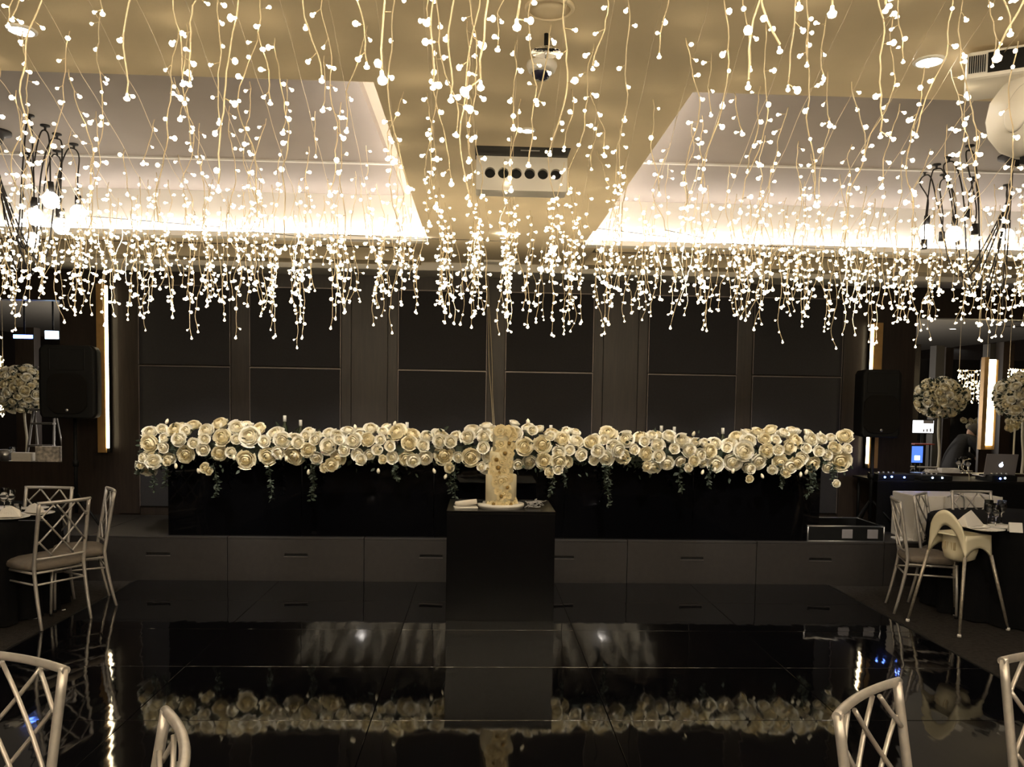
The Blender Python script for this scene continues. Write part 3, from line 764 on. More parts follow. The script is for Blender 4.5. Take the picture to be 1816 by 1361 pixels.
# gold wall lights
def wall_light(x0p, x1p, ledp, z0, z1, label, side, Y=WY):
    xa, xb = P(x0p, 690, Y=Y-.06).x, P(x1p, 690, Y=Y-.06).x; xm = (xa+xb)/2
    t = thing('wall_light', label, 'wall light', (xm, Y, z0), group='gold wall lights')
    h = z1-z0; w2 = (xb-xa)/2
    obj('gold_body', B(-w2, w2, -.075, 0, 0, h), M_gold, t, bevel=.003)
    s = side; e0, e1 = (w2, w2+.035) if s > 0 else (-w2-.035, -w2)
    obj('led_channel', B(e0+.004, e1-.004, -.06, 0, 0, h-.02), M_black, t)
    obj('led_strip', B(e0+.006, e1-.006, -.078, -.0605, .05, h-.02), M_led, t)
wall_light(173, 188, 193, 1.06, 2.80, 'slim gold wall light with its lit strip, beside the left loudspeaker', 1)
wall_light(1545, 1561, 1540, 1.0, 2.56, 'slim gold wall light with its lit strip, behind the right loudspeaker', -1)

# ------------------------------------------------------------------ fairy light canopy
def bulb_geo(bm, p, d, r, n=6):
    """pale holder and glowing tip; d points away from the wire"""
    q = Vector(d).normalized().to_track_quat('Z', 'Y').to_matrix().to_4x4(); q.translation = Vector(p)
    lathe(bm, [(0, -r*1.6), (r*.35, -r*1.4), (r*.45, -r*.5), (r*1.0, .15*r), (r*.85, .8*r), (0, 1.25*r)], n, M=q)
BULB = proto('bulb', (lambda b: (bulb_geo(b, (0, 0, 0), (0, 0, 1), 1.0, 7), b)[1])(bmesh.new()), M_bulb)
VAR = []
R6 = random.Random(21)
for i in range(22):
    Ls = (.22, .3, .38, .45, .5, .56, .6, .64, .68, .7, .73)[i % 11]*R6.uniform(.95, 1.05)
    bm = bmesh.new(); pts_ = []; x = y = 0; z = 0; st = .03
    vx = vy = 0
    while z > -Ls:
        pts_.append(Vector((x, y, z))); vx = vx*.74+R6.uniform(-1, 1)*.0075; vy = vy*.74+R6.uniform(-1, 1)*.0075
        x = (x+vx)*.95; y = (y+vy)*.95; z -= st
    tube(bm, pts_, .0021, 4)
    bl = []; zz = .05; k = 0
    while zz < Ls:
        j = min(len(pts_)-1, int(zz/st)); p_ = pts_[j]; a = R6.uniform(0, 6.28)
        d = Vector((cos(a), sin(a)*.8, R6.uniform(-.9, .1))); e = p_+d.normalized()*R6.uniform(.018, .036)
        if k % 4 == 3: e = p_+d.normalized()*.012
        tube(bm, [p_, e], .0015, 3); bl.append((e, d)); zz += R6.uniform(.06, .105); k += 1
    e = pts_[-1]+Vector((0, 0, -.012)); bl.append((e, Vector((R6.uniform(-.3, .3), 0, -1))))
    wo = proto('strand', bm, M_wire)
    def joined(r, mm=M_bulb):
        bb = bmesh.new()
        for e_, d_ in bl: bulb_geo(bb, e_, d_, r*R6.choice([.75, .9, 1, 1.2, 1.35]), 6)
        o_ = proto('bulbs', bb, mm); return o_
    VAR.append((wo, bl, joined(.0078), joined(.0095, M_bulbf), Ls))
def lineX(k, Y): return -.045+k*(.072+.0295*Y)
NEARB = 0; nstr = 0
side_w = {0: 'straight under the white six-hole box'}
def ordw(n): return ['zeroth', 'first', 'second', 'third', 'fourth', 'fifth', 'sixth', 'seventh', 'eighth', 'ninth', 'tenth', 'eleventh', 'twelfth', 'thirteenth', 'fourteenth', 'fifteenth', 'sixteenth', 'seventeenth', 'eighteenth', 'nineteenth', 'twentieth'][n]
for k in range(-18, 20):
    items = []
    Y = 1.35+R6.uniform(0, .2)
    while Y < 7.2:
        X = lineX(k, Y)+R6.gauss(0, .022 if abs(k) < 2 else .055); v = R6.choice(VAR); z0 = 2.955+R6.uniform(-.012, .012)
        if Y > 5.5 and R6.random() < .3: v = VAR[R6.choice([4, 5, 6, 7, 8, 9, 10])]
        zs = R6.uniform(.72, 1.13)
        sx, sy, _ = proj((X, Y, z0-v[4]*zs))
        if -40 < sx < 1856 and sy > -25: items.append((X, Y, z0, v, zs))
        Y += R6.uniform(.36, .62) if Y < 4.6 else R6.uniform(.12, .22)
    if not items: continue
    if k == 0: lb = 'fairy light string hanging straight in front of the white six-hole box'
    else: lb = 'warm fairy light string, %s %s of the string over the cake' % (ordw(abs(k)), 'left' if k < 0 else 'right')
    Y0 = items[0][1]; t = thing('fairy_light_string', lb, 'string light', (lineX(k, Y0), Y0, 2.96), group='radiating fairy light strings under the ceiling')
    # main cable, sagging slightly between its ceiling clips
    pp = []; Yc = Y0-.3; i = 0
    while Yc < 7.3:
        pp.append((lineX(k, Yc)-lineX(k, Y0), Yc-Y0, -.0-.012*abs(sin(Yc*2.2+k))+.006*sin(Yc*9))); Yc += .12
    obj('cable', T(pp, .0016, 5), M_wire, t)
    for (X, Y, z0, v, zs) in items:
        rz = R6.uniform(0, 6.28)
        s = dup_mesh(v[0], 'strand', t, (X-lineX(k, Y0), Y-Y0, z0-2.96), (0, 0, rz), (1, 1, zs)); nstr += 1
        if Y < 2.9:
            for e_, d_ in v[1]:
                sx, sy, _ = proj((X, Y, z0+e_.z))
                if sy < -15: continue
                NEARB += 1
                dup_mesh(BULB, 'bulb', s, e_, d_.to_track_quat('Z', 'Y').to_euler(), R6.choice([.0055, .0065, .0075, .0085]))
        else:
            q = dup_mesh(v[2] if Y < 4.8 else v[3], 'bulbs', s, (0, 0, 0), (0, 0, 0)); q['kind'] = 'stuff'
# the same canopy goes on behind the viewpoint (it shows in the table front's reflection)
hb = bmesh.new(); RB = random.Random(8)
for k in range(-9, 10):
    Yb_ = -3.2
    while Yb_ < 1.1:
        xb_ = k*.34+RB.uniform(-.06, .06); Lb = RB.uniform(.25, .7); pth = [(xb_, Yb_, 2.96), (xb_+RB.uniform(-.02, .02), Yb_, 2.96-Lb*.5), (xb_, Yb_, 2.96-Lb)]
        tube(hb, pth, .002, 3); zz = .06
        while zz < Lb: bulb_geo(hb, (xb_+RB.uniform(-.03, .03), Yb_+RB.uniform(-.02, .02), 2.96-zz), (RB.uniform(-1, 1), RB.uniform(-1, 1), -.5), .0032, 5); zz += .09
        Yb_ += RB.uniform(.4, .6)
    tube(hb, [(k*.34, -3, 2.965), (k*.34, 1.1, 2.965)], .0016, 3)
o = obj('fairy_light_field', hb, mat('fairy_glow_hall', (1, .9, .7), .5, emit=(1, .84, .6), estr=60)); tag(o, 'rest of the fairy light canopy above the hall, mirrored in the glossy table front', 'string light', kind='stuff')
print('strands', nstr, 'near bulbs', NEARB)
# cross support wires under the coves
for (a, b_, lb) in [((150, 300), (900, 425), 'thin dark support wire crossing the left cove'), ((430, 420), (760, 382), 'thin dark support wire rising across the left cove toward the beam'), ((1060, 405), (1500, 372), 'thin dark support wire crossing the right cove'), ((1180, 372), (1420, 430), 'thin dark support wire falling across the right cove')]:
    p, q = P(*a, Y=6.2), P(*b_, Y=6.8); p.z = max(2.9, min(2.98, p.z)); q.z = max(2.9, min(2.98, q.z))
    mid = (p+q)/2+Vector((0, 0, -.03))
    o = obj('support_wire', T([v for v in bez([p, mid, q], 8)], .0022, 5), M_cord); tag(o, lb, 'wire')
# hanging pair of cream cables down the back wall
for dx, lb in ((0, 'left of the two thin cream cables hanging down the back wall behind the cake'), (.022, 'right of the two thin cream cables hanging down the back wall behind the cake')):
    pp = [P(861, 470, Y=8.6), P(866, 560, Y=8.62), P(867+(3 if dx else 0), 640, Y=8.62), P(871, 700, Y=8.62), P(874, 752, Y=8.5), Vector((P(876, 790, Y=8.2).x, 8.1, 1.16))]
    o = obj('hanging_cable', T([v+Vector((dx*.7, 0, 0)) for v in bez(pp, 8)], .0045, 6), M_cabwhite); tag(o, lb, 'cable', 'cream cables on the back wall')

# ------------------------------------------------------------------ spider pendants
def pendant(name_lb, canopy, hooks, low, zc=3.34):
    cpt = P(*canopy, Z=zc)
    t = thing('spider_pendant', name_lb, 'pendant light', (cpt.x, cpt.y, zc), group='black spider pendants')
    def loc(v): return Vector(v)-Vector((cpt.x, cpt.y, zc))
    obj('canopy', L([(0, 0), (.09, 0), (.09, -.02), (.05, -.03), (.035, -.075), (0, -.075)], 24), M_cord, t)
    for i, (hx, hy, bx, by, g) in enumerate(hooks):
        h = P(hx, hy, Z=zc-.01); b = P(bx, by, Y=h.y)
        b.x = h.x+(b.x-h.x)*.6
        o = obj('ceiling_hook', L([(0, 0), (.028, 0), (.028, -.008), (.008, -.012), (.007, -.03), (0, -.03)], 12), M_cord, t); o.location = loc(h+Vector((0, 0, .01)))
        top_ = b+Vector((0, 0, .115))
        side = Vector((cpt.x-h.x, cpt.y-h.y, 0)); side.normalize()
        mid = Vector((cpt.x, cpt.y, 0))*.45+Vector((h.x, h.y, 0))*.55; mid.z = low-.03*i
        pth = bez([cpt+Vector((0, 0, -.07)), cpt*.85+Vector((mid.x, mid.y, cpt.z))*.15+Vector((0, 0, -.35)), mid, h+side*.10+Vector((0, 0, -.25)), h+side*.045+Vector((0, 0, -.05)), h+Vector((0, 0, -.022)), h-side*.03+Vector((0, 0, -.07)), top_+Vector((0, 0, .12)), top_], 7)
        obj('cord', T([loc(v) for v in pth], .0048, 6), M_cord, t)
        obj('lamp_holder', T([loc(top_), loc(top_+Vector((0, 0, -.065)))], [.019, .021], 12), M_cord, t)
        if g:
            gl = obj('globe_bulb', L([(0, -.165), (.02, -.162), (.036, -.15), (.047, -.13), (.050, -.112), (.046, -.092), (.034, -.075), (.02, -.065), (.018, -.05), (0, -.05)], 20), M_globe, t); gl.location = loc(top_)
pendant('black spider pendant of looping cords and lit globes over the left table', (-8, 232), [(52, 207, 65, 385, 1), (80, 225, 95, 356, 1), (101, 240, 112, 402, 1), (131, 258, 143, 378, 1), (52, 275, 58, 426, 1), (101, 270, 106, 398, 0)], 2.62)
pendant('black spider pendant of looping cords and lit globes over the right table', (1797, 276), [(1640, 306, 1648, 412, 1), (1661, 294, 1627, 455, 0), (1683, 281, 1702, 416, 1), (1674, 312, 1670, 440, 0), (1720, 261, 1738, 430, 0), (1726, 317, 1712, 400, 0), (1786, 330, 1789, 419, 1)], 2.58)

# ------------------------------------------------------------------ ceiling fittings
def downlight(px, py, r, label, z=CZ):
    q = P(px, py, Z=z)
    t = thing('downlight', label, 'downlight', (q.x, q.y, z), group='recessed downlights')
    obj('trim_ring', L([(r*.98, 0), (r*1.25, -.001), (r*1.25, -.006), (r*.98, -.01), (r*.98, 0)], 28), M_white, t)
    obj('lens', L([(0, -.004), (r*.97, -.004), (r*.97, -.001), (0, -.001)], 28), M_down, t)
downlight(38, 52, .042, 'lit recessed downlight near the top left corner')
downlight(1648, 107, .046, 'lit recessed downlight left of the ceiling projector')
downlight(936, 230, .03, 'lit recessed downlight above the white six-hole box')
downlight(893, 421, .03, 'lit recessed downlight at the far end of the central beam')
downlight(1690, 583, .05, 'small lit downlight in the side room ceiling over the topiary', 2.98)
downlight(1666, 617, .05, 'farthest small downlight low in the right opening', 2.98)
downlight(1322, 350, .03, 'small lit downlight inside the right ceiling tray', 3.4)
q = P(975, 14, Z=CZ)
t = thing('ceiling_speaker', 'round cream ceiling speaker at the top centre', 'ceiling speaker', (q.x, q.y, CZ))
obj('bezel', L([(.07, 0), (.085, 0), (.082, -.008), (.07, -.01), (.07, 0)], 32), M_ceil, t)
obj('speaker_grille', L([(0, -.006), (.069, -.006), (.069, 0), (0, 0)], 32), M_ceil, t)
q = P(969, 60, Z=CZ)
t = thing('sprinkler_head', 'ceiling sprinkler with a dark stem and clear round guard plate', 'sprinkler', (q.x, q.y, CZ))
obj('stem', T([(0, 0, 0), (0, 0, -.055)], .008, 10), M_black, t)
obj('guard_plate', L([(0, -.058), (.052, -.062), (.053, -.066), (0, -.062)], 32), M_glass, t)
obj('nozzle', T([(0, 0, -.05), (0, 0, -.085)], [.008, .004], 10), M_alu, t)
q = P(961, 112, Z=CZ)
t = thing('dome_camera', 'cream ceiling dome camera with a dark lens ring', 'camera', (q.x, q.y, CZ))
obj('camera_base', L([(0, 0), (.058, 0), (.060, -.012), (.052, -.032), (.04, -.038), (0, -.038)], 32), M_white, t)
obj('dome', L([(.038, -.038), (.036, -.05), (.024, -.062), (0, -.068)], 24), mat('dark_dome', (.02, .02, .05), .05, bump=.01), t)
# six-hole box below a black sheet painted as a shaded ceiling slot
Yb = 4.42
a = P(846, 276, Y=Yb); b_ = P(1004, 339, Y=Yb)
t = thing('six_hole_box', 'white box with six round holes in a dark ceiling slot above the stage', 'air outlet', ((a.x+b_.x)/2, Yb, CZ))
hw_ = (b_.x-a.x)/2; zt_, zb_ = a.z-CZ, b_.z-CZ
fb = bmesh.new(); n = 24; R_ = .0285; hs = [P(px_, 306, Y=Yb).x-(a.x+b_.x)/2 for px_ in (869, 892.5, 916, 939.5, 963, 986)]; hz = (zt_+zb_)/2+.0
# face with real holes: each hole gets a cell of quads from circle to cell rectangle
xe = [-hw_]+[(hs[i]+hs[i+1])/2 for i in range(5)]+[hw_]
for i in range(6):
    x0, x1 = xe[i], xe[i+1]; cx_ = hs[i]; inn, out = [], []
    for k in range(n):
        A = 2*pi*(k+.5)/n; ca, sa = cos(A), sin(A)
        tx = ((x1-cx_)/ca if ca > 0 else (x0-cx_)/ca) if abs(ca) > 1e-6 else 9
        tz = ((zt_-hz)/sa if sa > 0 else (zb_-hz)/sa) if abs(sa) > 1e-6 else 9
        m2 = min(tx, tz); out.append(fb.verts.new((cx_+ca*m2, 0, hz+sa*m2))); inn.append(fb.verts.new((cx_+ca*R_, 0, hz+sa*R_)))
    dp = [fb.verts.new((v.co.x, .035, v.co.z)) for v in inn]
    for k in range(n):
        fb.faces.new((out[k], out[(k+1) % n], inn[(k+1) % n], inn[k])); fb.faces.new((inn[k], inn[(k+1) % n], dp[(k+1) % n], dp[k]))
    for ci in ((x0, zt_), (x1, zt_), (x0, zb_), (x1, zb_)):
        near = sorted(out, key=lambda v: (v.co.x-ci[0])**2+(v.co.z-ci[1])**2)[:2]
        if all((v.co.x-ci[0])**2+(v.co.z-ci[1])**2 > 1e-7 for v in near):
            try: fb.faces.new((near[0], near[1], fb.verts.new((ci[0], 0, ci[1]))))
            except Exception: pass
obj('front_plate', fb, M_white, t)
bb = bmesh.new(); box(bb, -hw_, hw_, .036, .05, zb_, zt_)
obj('dark_interior', bb, M_slot, t)
bb = bmesh.new(); box(bb, -hw_, hw_, .0, .14, zb_-.004, zb_); box(bb, -hw_-.004, -hw_, 0, .14, zb_, zt_); box(bb, hw_, hw_+.004, 0, .14, zb_, zt_)
obj('casing', bb, M_white, t)
obj('slot_shade_sheet', B(-hw_-.01, hw_+.01, -.10, .14, -.003, .0), M_slot, t)  # flat black sheet, the slot's shade put into its colour
obj('slot_bracket', B(-.01, .09, -.06, -.05, -.006, -.003), M_alu, t)
# ceiling projector and white moving head lamp at the right edge
q = P(1790, 112, Y=2.95)
t = thing('ceiling_projector', 'white ceiling projector with a black vented side at the top right edge', 'projector', (q.x+.1, q.y+.05, q.z), radians(-30))
obj('body', B(-.2, .2, -.13, .13, -.05, .05), M_white, t, bevel=.015)
obj('vent_panel', B(-.13, .02, -.134, -.13, -.035, .035), M_black, t)
g = bmesh.new()
for k in range(8): box(g, -.19+k*.007, -.186+k*.007, -.135, -.13, -.03, .03)
for k in range(10): box(g, .05+k*.011, .055+k*.011, -.135, -.13, -.03, .03)
obj('vent_slats', g, M_black, t)
obj('lens_hood', T([(.12, -.13, 0), (.12, -.16, 0)], .035, 20), M_black, t)
obj('mount', T([(0, 0, .05), (0, 0, CZ-q.z)], .02, 12), M_white, t)
q = P(1828, 205, Y=3.0)
t = thing('moving_head_lamp', 'white rounded moving head lamp hanging at the right edge of the ceiling', 'stage light', (q.x, q.y, q.z), radians(20))
b = bmesh.new(); prof = [(.0, .15), (.05, .145), (.10, .115), (.138, .06), (.148, 0), (.138, -.06), (.10, -.115), (.05, -.145), (0, -.15)]
obj('head_shell', lathe(b, prof, 32, M=Matrix.Scale(.95, 4, (1, 0, 0))), M_white, t)
pm = Matrix.Translation((-.118, -.075, .0)) @ Vector((-.85, -.52, 0)).to_track_quat('Z', 'Y').to_matrix().to_4x4() @ Matrix.Scale(.45, 4, (0, 1, 0))
nv = Vector((-.93, -.36, -.02)).normalized(); qm = nv.to_track_quat('Z', 'Y').to_matrix().to_4x4(); qm.translation = nv*.128
b = bmesh.new(); lathe(b, [(0, .03), (.9, .03), (1, .02), (1, -.03), (0, -.03)], 28, M=qm @ Matrix.Rotation(radians(-20), 4, 'Z') @ Matrix.Diagonal((.042, .085, .5, 1)))
obj('side_plate', b, M_china, t)
obj('yoke', T([(.10, 0, .2), (-.02, -.16, .12), (-.05, -.17, 0), (-.01, -.16, -.10), (.1, -.08, -.17)], .009, 8), M_white, t)
obj('mount', T([(0, 0, .13), (0, 0, CZ-q.z)], .03, 14), M_white, t)
bb = bmesh.new()
for (x_, z_) in ((-.07, .07), (-.05, -.07), (.0, .09)): box(bb, x_, x_+.008, -.15, -.125, z_, z_+.008)
obj('screw', bb, M_black, t)
o = obj('clamp', B(-.02, .02, -.02, .02, -.172, -.148), M_black, t)

# ------------------------------------------------------------------ stage right clutter
rc = thing('road_case', 'open black road case with aluminium edging at the stage right end', 'case', (3.42, 7.62, SZ), radians(0))
W_, D_, Hh = .36, .36, .14
b = bmesh.new()
for q_ in ((-W_, W_, -.2, -.19), (-W_, W_, D_-.01, D_), (-W_, -W_+.01, -.19, D_-.01), (W_-.01, W_, -.19, D_-.01)): box(b, q_[0], q_[1], q_[2], q_[3], 0, Hh)
box(b, -W_+.01, W_-.01, -.19, D_-.01, 0, .01)
obj('case_body', b, M_black, rc)
al = bmesh.new()
for z_ in (.0, Hh): tube(al, [(-W_, -.2, z_+.004), (W_, -.2, z_+.004), (W_, D_, z_+.004), (-W_, D_, z_+.004)], .007, 6, closed=True)
for x_, y_ in ((-W_, -.2), (W_, -.2), (W_, D_), (-W_, D_)): tube(al, [(x_, y_, 0), (x_, y_, Hh)], .007, 6)
obj('edging', al, M_alu, rc)
for x_ in (-.04, .2): obj('latch_plate', B(x_, x_+.1, -.209, -.2, .03, .115), M_lap, rc, bevel=.003)
o = obj('white_tray', B(-.16, .16, -.09, .09, 0, .018), M_china, bevel=.005); q = P(1612, 972, Y=7.5); o.location = (q.x+.05, 7.55, SZ); tag(o, 'thin white tray on the stage edge behind the high chair', 'tray')
o = thing('clothed_box', 'low white clothed box on the stage behind the right round table', 'box', (4.5, 7.7, SZ))
for k in range(3): obj('cloth_panel', B(-.42+k*.282, -.145+k*.282, -.25, -.24, 0, .43), M_linen, o, bevel=.004)
obj('box_body', B(-.41, .41, -.239, .2, 0, .43), M_linen, o, bevel=.01)
# DJ booth
DZ = .93
dj = thing('dj_table', 'black clothed equipment table under the right wall opening', 'table', (4.95, 8.28, SZ))
h_ = DZ-SZ
obj('cloth_front', B(-.95, .95, -.26, -.25, 0, h_-.02), M_blackcloth, dj)
obj('tabletop', B(-.95, .95, -.26, .3, h_-.02, h_), M_black, dj, bevel=.003)
for s in (-1, 1): obj('table_leg', T([(s*.9, .25, 0), (s*.9, .25, h_-.02)], .015, 8), M_black, dj)
lp = P(1763, 822, Y=8.25)
t = thing('laptop', 'open grey laptop with a lit round emblem on its lid, on the equipment table', 'laptop', (lp.x, 8.25, DZ+.045), radians(-4))
obj('lid', trans(B(-.16, .16, -.004, .004, 0, .235), Matrix.Translation((0, -.10, 0)) @ Matrix.Rotation(radians(12), 4, 'X')), M_lap, t, bevel=.004)
e = bmesh.new()
lathe(e, [(0, .002), (.019, .002), (.023, .0), (.023, -.002), (0, -.002)], 20, M=Matrix.Translation((0, -.0605, .118)) @ Matrix.Rotation(radians(12), 4, 'X') @ Matrix.Translation((0, -.0, 0)) @ Matrix.Rotation(pi/2, 4, 'X'))
e2 = Matrix.Translation((0, -.10, 0)) @ Matrix.Rotation(radians(12), 4, 'X') @ Matrix.Translation((0, -.0065, .118)) @ Matrix.Rotation(pi/2, 4, 'X')
e.free(); e = bmesh.new()
lathe(e, [(0, .002), (.015, .002), (.020, .001), (.021, -.002), (0, -.002)], 24, M=e2)
lathe(e, [(0, .002), (.005, .001), (.003, -.002), (0, -.002)], 10, M=e2 @ Matrix.Translation((.005, .029, 0)))
obj('lid_emblem', e, M_logo, t)
obj('keyboard_base', B(-.16, .16, -.10, .12, -.012, -.001), M_lap, t, bevel=.003)
st = thing('laptop_stand', 'low black stand under the grey laptop', 'stand', (lp.x, 8.25, DZ))
obj('stand_top', B(-.14, .14, -.09, .10, .022, .032), M_black, st); 
for s in (-1, 1): obj('stand_foot', B(s*.12-.01, s*.12+.01, -.09, .1, 0, .022), M_black, st)
def gear(x, w2, h2, label, leds, mats_):
    g = thing('dj_controller', label, 'sound equipment', (x, 8.13, DZ), group='equipment on the black table')
    obj('chassis', B(-w2, w2, -.09, .14, 0, h2), M_black, g, bevel=.006)
    for (lx, lz), m3 in zip(leds, mats_): obj('led_lamp', L([(0, .006), (.009, .003), (.009, -.002), (0, -.002)], 12, M=Matrix.Translation((lx, -.092, lz)) @ Matrix.Rotation(pi/2, 4, 'X')), m3, g)
    for k in range(4): obj('knob', L([(0, .02), (.01, .018), (.012, 0), (0, 0)], 12), M_alu, g).location = (-w2+.05+k*.05, 0, h2)
gear(4.2, .19, .06, 'black mixer glowing blue at the left end of the equipment table', [(-.12, .03), (-.05, .035), (.08, .03)], [M_blue, M_blue, M_blue])
gear(4.62, .16, .05, 'black controller with two pale blue lamps beside the laptop', [(-.05, .03), (.05, .03)], [M_bluew, M_bluew])
gear(5.32, .13, .06, 'small black controller with one blue lamp right of the laptop', [(-.05, .03), (.0, .035)], [M_blue, M_bluew])
q = P(1802, 868, Y=8.15)
o = obj('gooseneck_cable', T(bez([(0, 0, 0), (-.02, 0, .08), (-.08, .02, .13), (-.05, .03, .2), (.03, .05, .22)], 8), .004, 6), M_cabwhite); o.location = (4.98, 8.08, DZ); tag(o, 'thin pale cable looping over the equipment below the laptop', 'cable')
o = obj('chrome_pipe', T(bez([(0, 0, 0), (0, 0, .38), (-.03, 0, .44), (-.09, 0, .46), (-.16, 0, .43)], 10), .007, 8), M_alu); q = P(1709, 900, Y=7.42); o.location = (q.x, 7.42, SZ); tag(o, 'bent chrome pipe beside the white clothed box', 'pipe')
o = obj('door_tag', B(-.015, .015, -.004, 0, -.05, .05), M_cabwhite); q = P(1586, 848, Y=WY-.005); o.location = q; o.rotation_euler = (0, -.5, 0); tag(o, 'small tilted tan tag on the wall right of the stage', 'tag')

# ------------------------------------------------------------------ rooms behind the openings
def topiary(px, py, Y, r, base_z, n, label, seed, ms=None):
    q = P(px, py, Y=Y); R_ = random.Random(seed)
    t = thing('rose_topiary', label, 'flower arrangement', (q.x, q.y, base_z), group='rose topiaries in the side rooms')
    H_ = q.z-base_z
    obj('stem', T(bez([(0, 0, 0), (.015, 0, H_*.3), (-.01, 0, H_*.6), (0, 0, H_)], 6), [.016]*19, 8), M_stem, t)
    obj('vase', L([(0, 0), (.08, 0), (.085, .015), (.02, .03), (.02, .1), (0, .1)], 16), M_stem, t)
    f = bmesh.new()
    lathe(f, [(0, .55*r), (.5*r, .4*r), (.7*r, 0), (.5*r, -.35*r), (0, -.4*r)], 14, M=Matrix.Translation((0, 0, H_)))
    for i in range(500):
        v = Vector((R_.gauss(0, 1), R_.gauss(0, 1), R_.gauss(0, 1))).normalized(); leaf(f, Vector((v.x*r*.8, v.y*r*.8, H_+v.z*r*.62)), v, .08)
    o = obj('foliage', f, M_leaf, t); o['kind'] = 'stuff'
    for i in range(n):
        ph = pi*(3-sqrt(5))*i; zz = 1-2*(i+.5)/n; rr = sqrt(1-zz*zz); v = Vector((rr*cos(ph), rr*sin(ph), zz))
        if v.y > .45: continue
        k = r*R_.uniform(.85, 1.05)
        dup_mesh(R_.choice(ROSES), 'rose', t, (v.x*k, v.y*k, H_+v.z*k*.82), face_rot(v, R_.uniform(0, 6)), R_.uniform(.09, .14))
topiary(1668, 706, 10.5, .33, .76, 110, 'round white rose topiary on a thin pale stem, seen through the right opening', 1)
topiary(1818, 705, 9.7, .36, .76, 120, 'large rose topiary cut off by the right picture edge', 2)
topiary(44, 690, 11.2, .40, .76, 120, 'round white rose topiary behind the left loudspeaker', 3)
def side_table(x, y, r, label, seed, cl):
    t = thing('side_table', label, 'table', (x, y, 0)); 
    obj('tabletop', L([(0, .715), (r, .715), (r, .74), (0, .74)], 32), M_wood, t); obj('pedestal', L([(0, 0), (.25, 0), (.04, .05), (.04, .714), (0, .714)], 16), M_black, t)
    o = obj('tablecloth', cloth(bmesh.new(), r+.015, .75, seed), M_linen); o.location = (x, y, .001); tag(o, cl, 'tablecloth', 'white cloths in the side rooms')
qa = P(1668, 706, Y=10.5); side_table(qa.x, 10.5, .5, 'table beneath the topiary in the right opening', 5, 'white cloth under the topiary with the thin pale stem')
qa = P(44, 690, Y=11.2); side_table(qa.x, 11.2, .6, 'table beneath the topiary in the left opening', 6, 'white cloth under the topiary behind the left loudspeaker')
qa = P(1818, 705, Y=9.7); side_table(qa.x, 9.7, .38, 'table beneath the topiary at the right picture edge', 7, 'white cloth under the topiary at the right picture edge')
chair('silver lattice chair top showing over the right opening sill, left of the laptop', (P(1695, 815, Y=9.45).x, 9.45), (.1, 1), group='chairs in the side rooms')
chair('silver lattice chair top showing over the right opening sill, behind the topiary stem', (P(1632, 815, Y=10.0).x, 10.0), (.3, 1), group='chairs in the side rooms')
chair('silver lattice chair top showing through the left opening', (P(22, 790, Y=9.15).x, 9.15), (.1, 1), group='chairs in the side rooms')
# sill clutter seen at the foot of the right opening
def sill_box(px, py, Y, w2, d2, h2, m_, name, label, cat, rz=0):
    q = P(px, py, Y=Y); o = obj(name, B(-w2, w2, -d2, d2, 0, h2), m_, bevel=.003); o.location = (q.x, q.y, q.z); o.rotation_euler.z = rz; tag(o, label, cat); return o
WT = OZ0
for (px, w2, h2, nm, lb, ct, m_) in [(1682, .10, .05, 'white_carton', 'low white carton on the sill of the right opening, left of the laptop', 'carton', M_china), (1652, .05, .03, 'napkin_stack', 'small stack of white napkins on the right opening sill', 'napkin', M_linen),
                                  (88, .12, .16, 'patterned_carton', 'tall pale carton at the right end of the left opening sill', 'carton', M_china), (42, .1, .09, 'white_crate', 'pale crate in the middle of the left opening sill', 'crate', M_linen), (10, .07, .11, 'glass_bucket', 'pale bucket at the left end of the left opening sill', 'bucket', M_alu)]:
    x_ = P(px, 830, Y=WY+.06).x
    if nm == 'glass_bucket': o = obj(nm, L([(0, 0), (.05, 0), (.065, .12), (.06, .12), (.045, .01), (0, .01)], 20), m_)
    elif nm == 'patterned_carton':
        o = obj(nm, B(-w2, w2, -.05, .05, 0, h2), mat('printed_card', (.55, .5, .45), .7, var=.6, vscale=25), bevel=.003)
    else: o = obj(nm, B(-w2, w2, -.05, .05, 0, h2), m_, bevel=.003)
    o.location = (x_, WY+.06, OZ0+.001); tag(o, lb, ct)
for i, (px, h) in enumerate([(1700, .16), (1708, .18), (1716, .15), (22, .15), (70, .17)]):
    goblet((P(px, 830, Y=WY+.06).x, WY+.06), h, ['clear wine glass on the right sill, left of three', 'clear wine glass on the right sill, middle of three', 'clear wine glass on the right sill, nearest the laptop', 'clear wine glass on the left sill by the bucket', 'clear wine glass on the left sill by the carton'][i], z=OZ0)
# monitor, tablet, red shelf in the right room
q = P(1637, 757, Y=11.7)
t = thing('wall_monitor', 'bright white monitor showing dark figures, seen at the left of the right opening', 'monitor', (q.x, q.y, q.z))
obj('frame', B(-.17, .17, 0, .03, -.105, .105), M_black, t); obj('screen', B(-.155, .155, -.004, 0, -.09, .09), M_screen, t)
b = bmesh.new()
for k in range(3): box(b, .0+k*.05, .02+k*.05, -.007, -.004, -.075, -.04+.008*k)
box(b, .0, .15, -.0065, -.004, .045, .09)
obj('screen_figures', b, M_lap, t); obj('monitor_post', T([(0, .015, -.105), (0, .015, -q.z)], .02, 8), M_black, t)
q = P(1622, 807, Y=9.25)
t = thing('tablet_screen', 'blue lit tablet leaning beside the wall edge of the right opening', 'tablet', (q.x+.03, q.y, q.z-.1))
obj('tablet_body', B(-.07, .07, 0, .01, 0, .21), M_black, t); obj('screen', B(-.065, .065, -.003, 0, .01, .2), M_bscreen, t); obj('window_pane', B(-.03, .03, -.005, -.003, .04, .09), M_bluew, t)
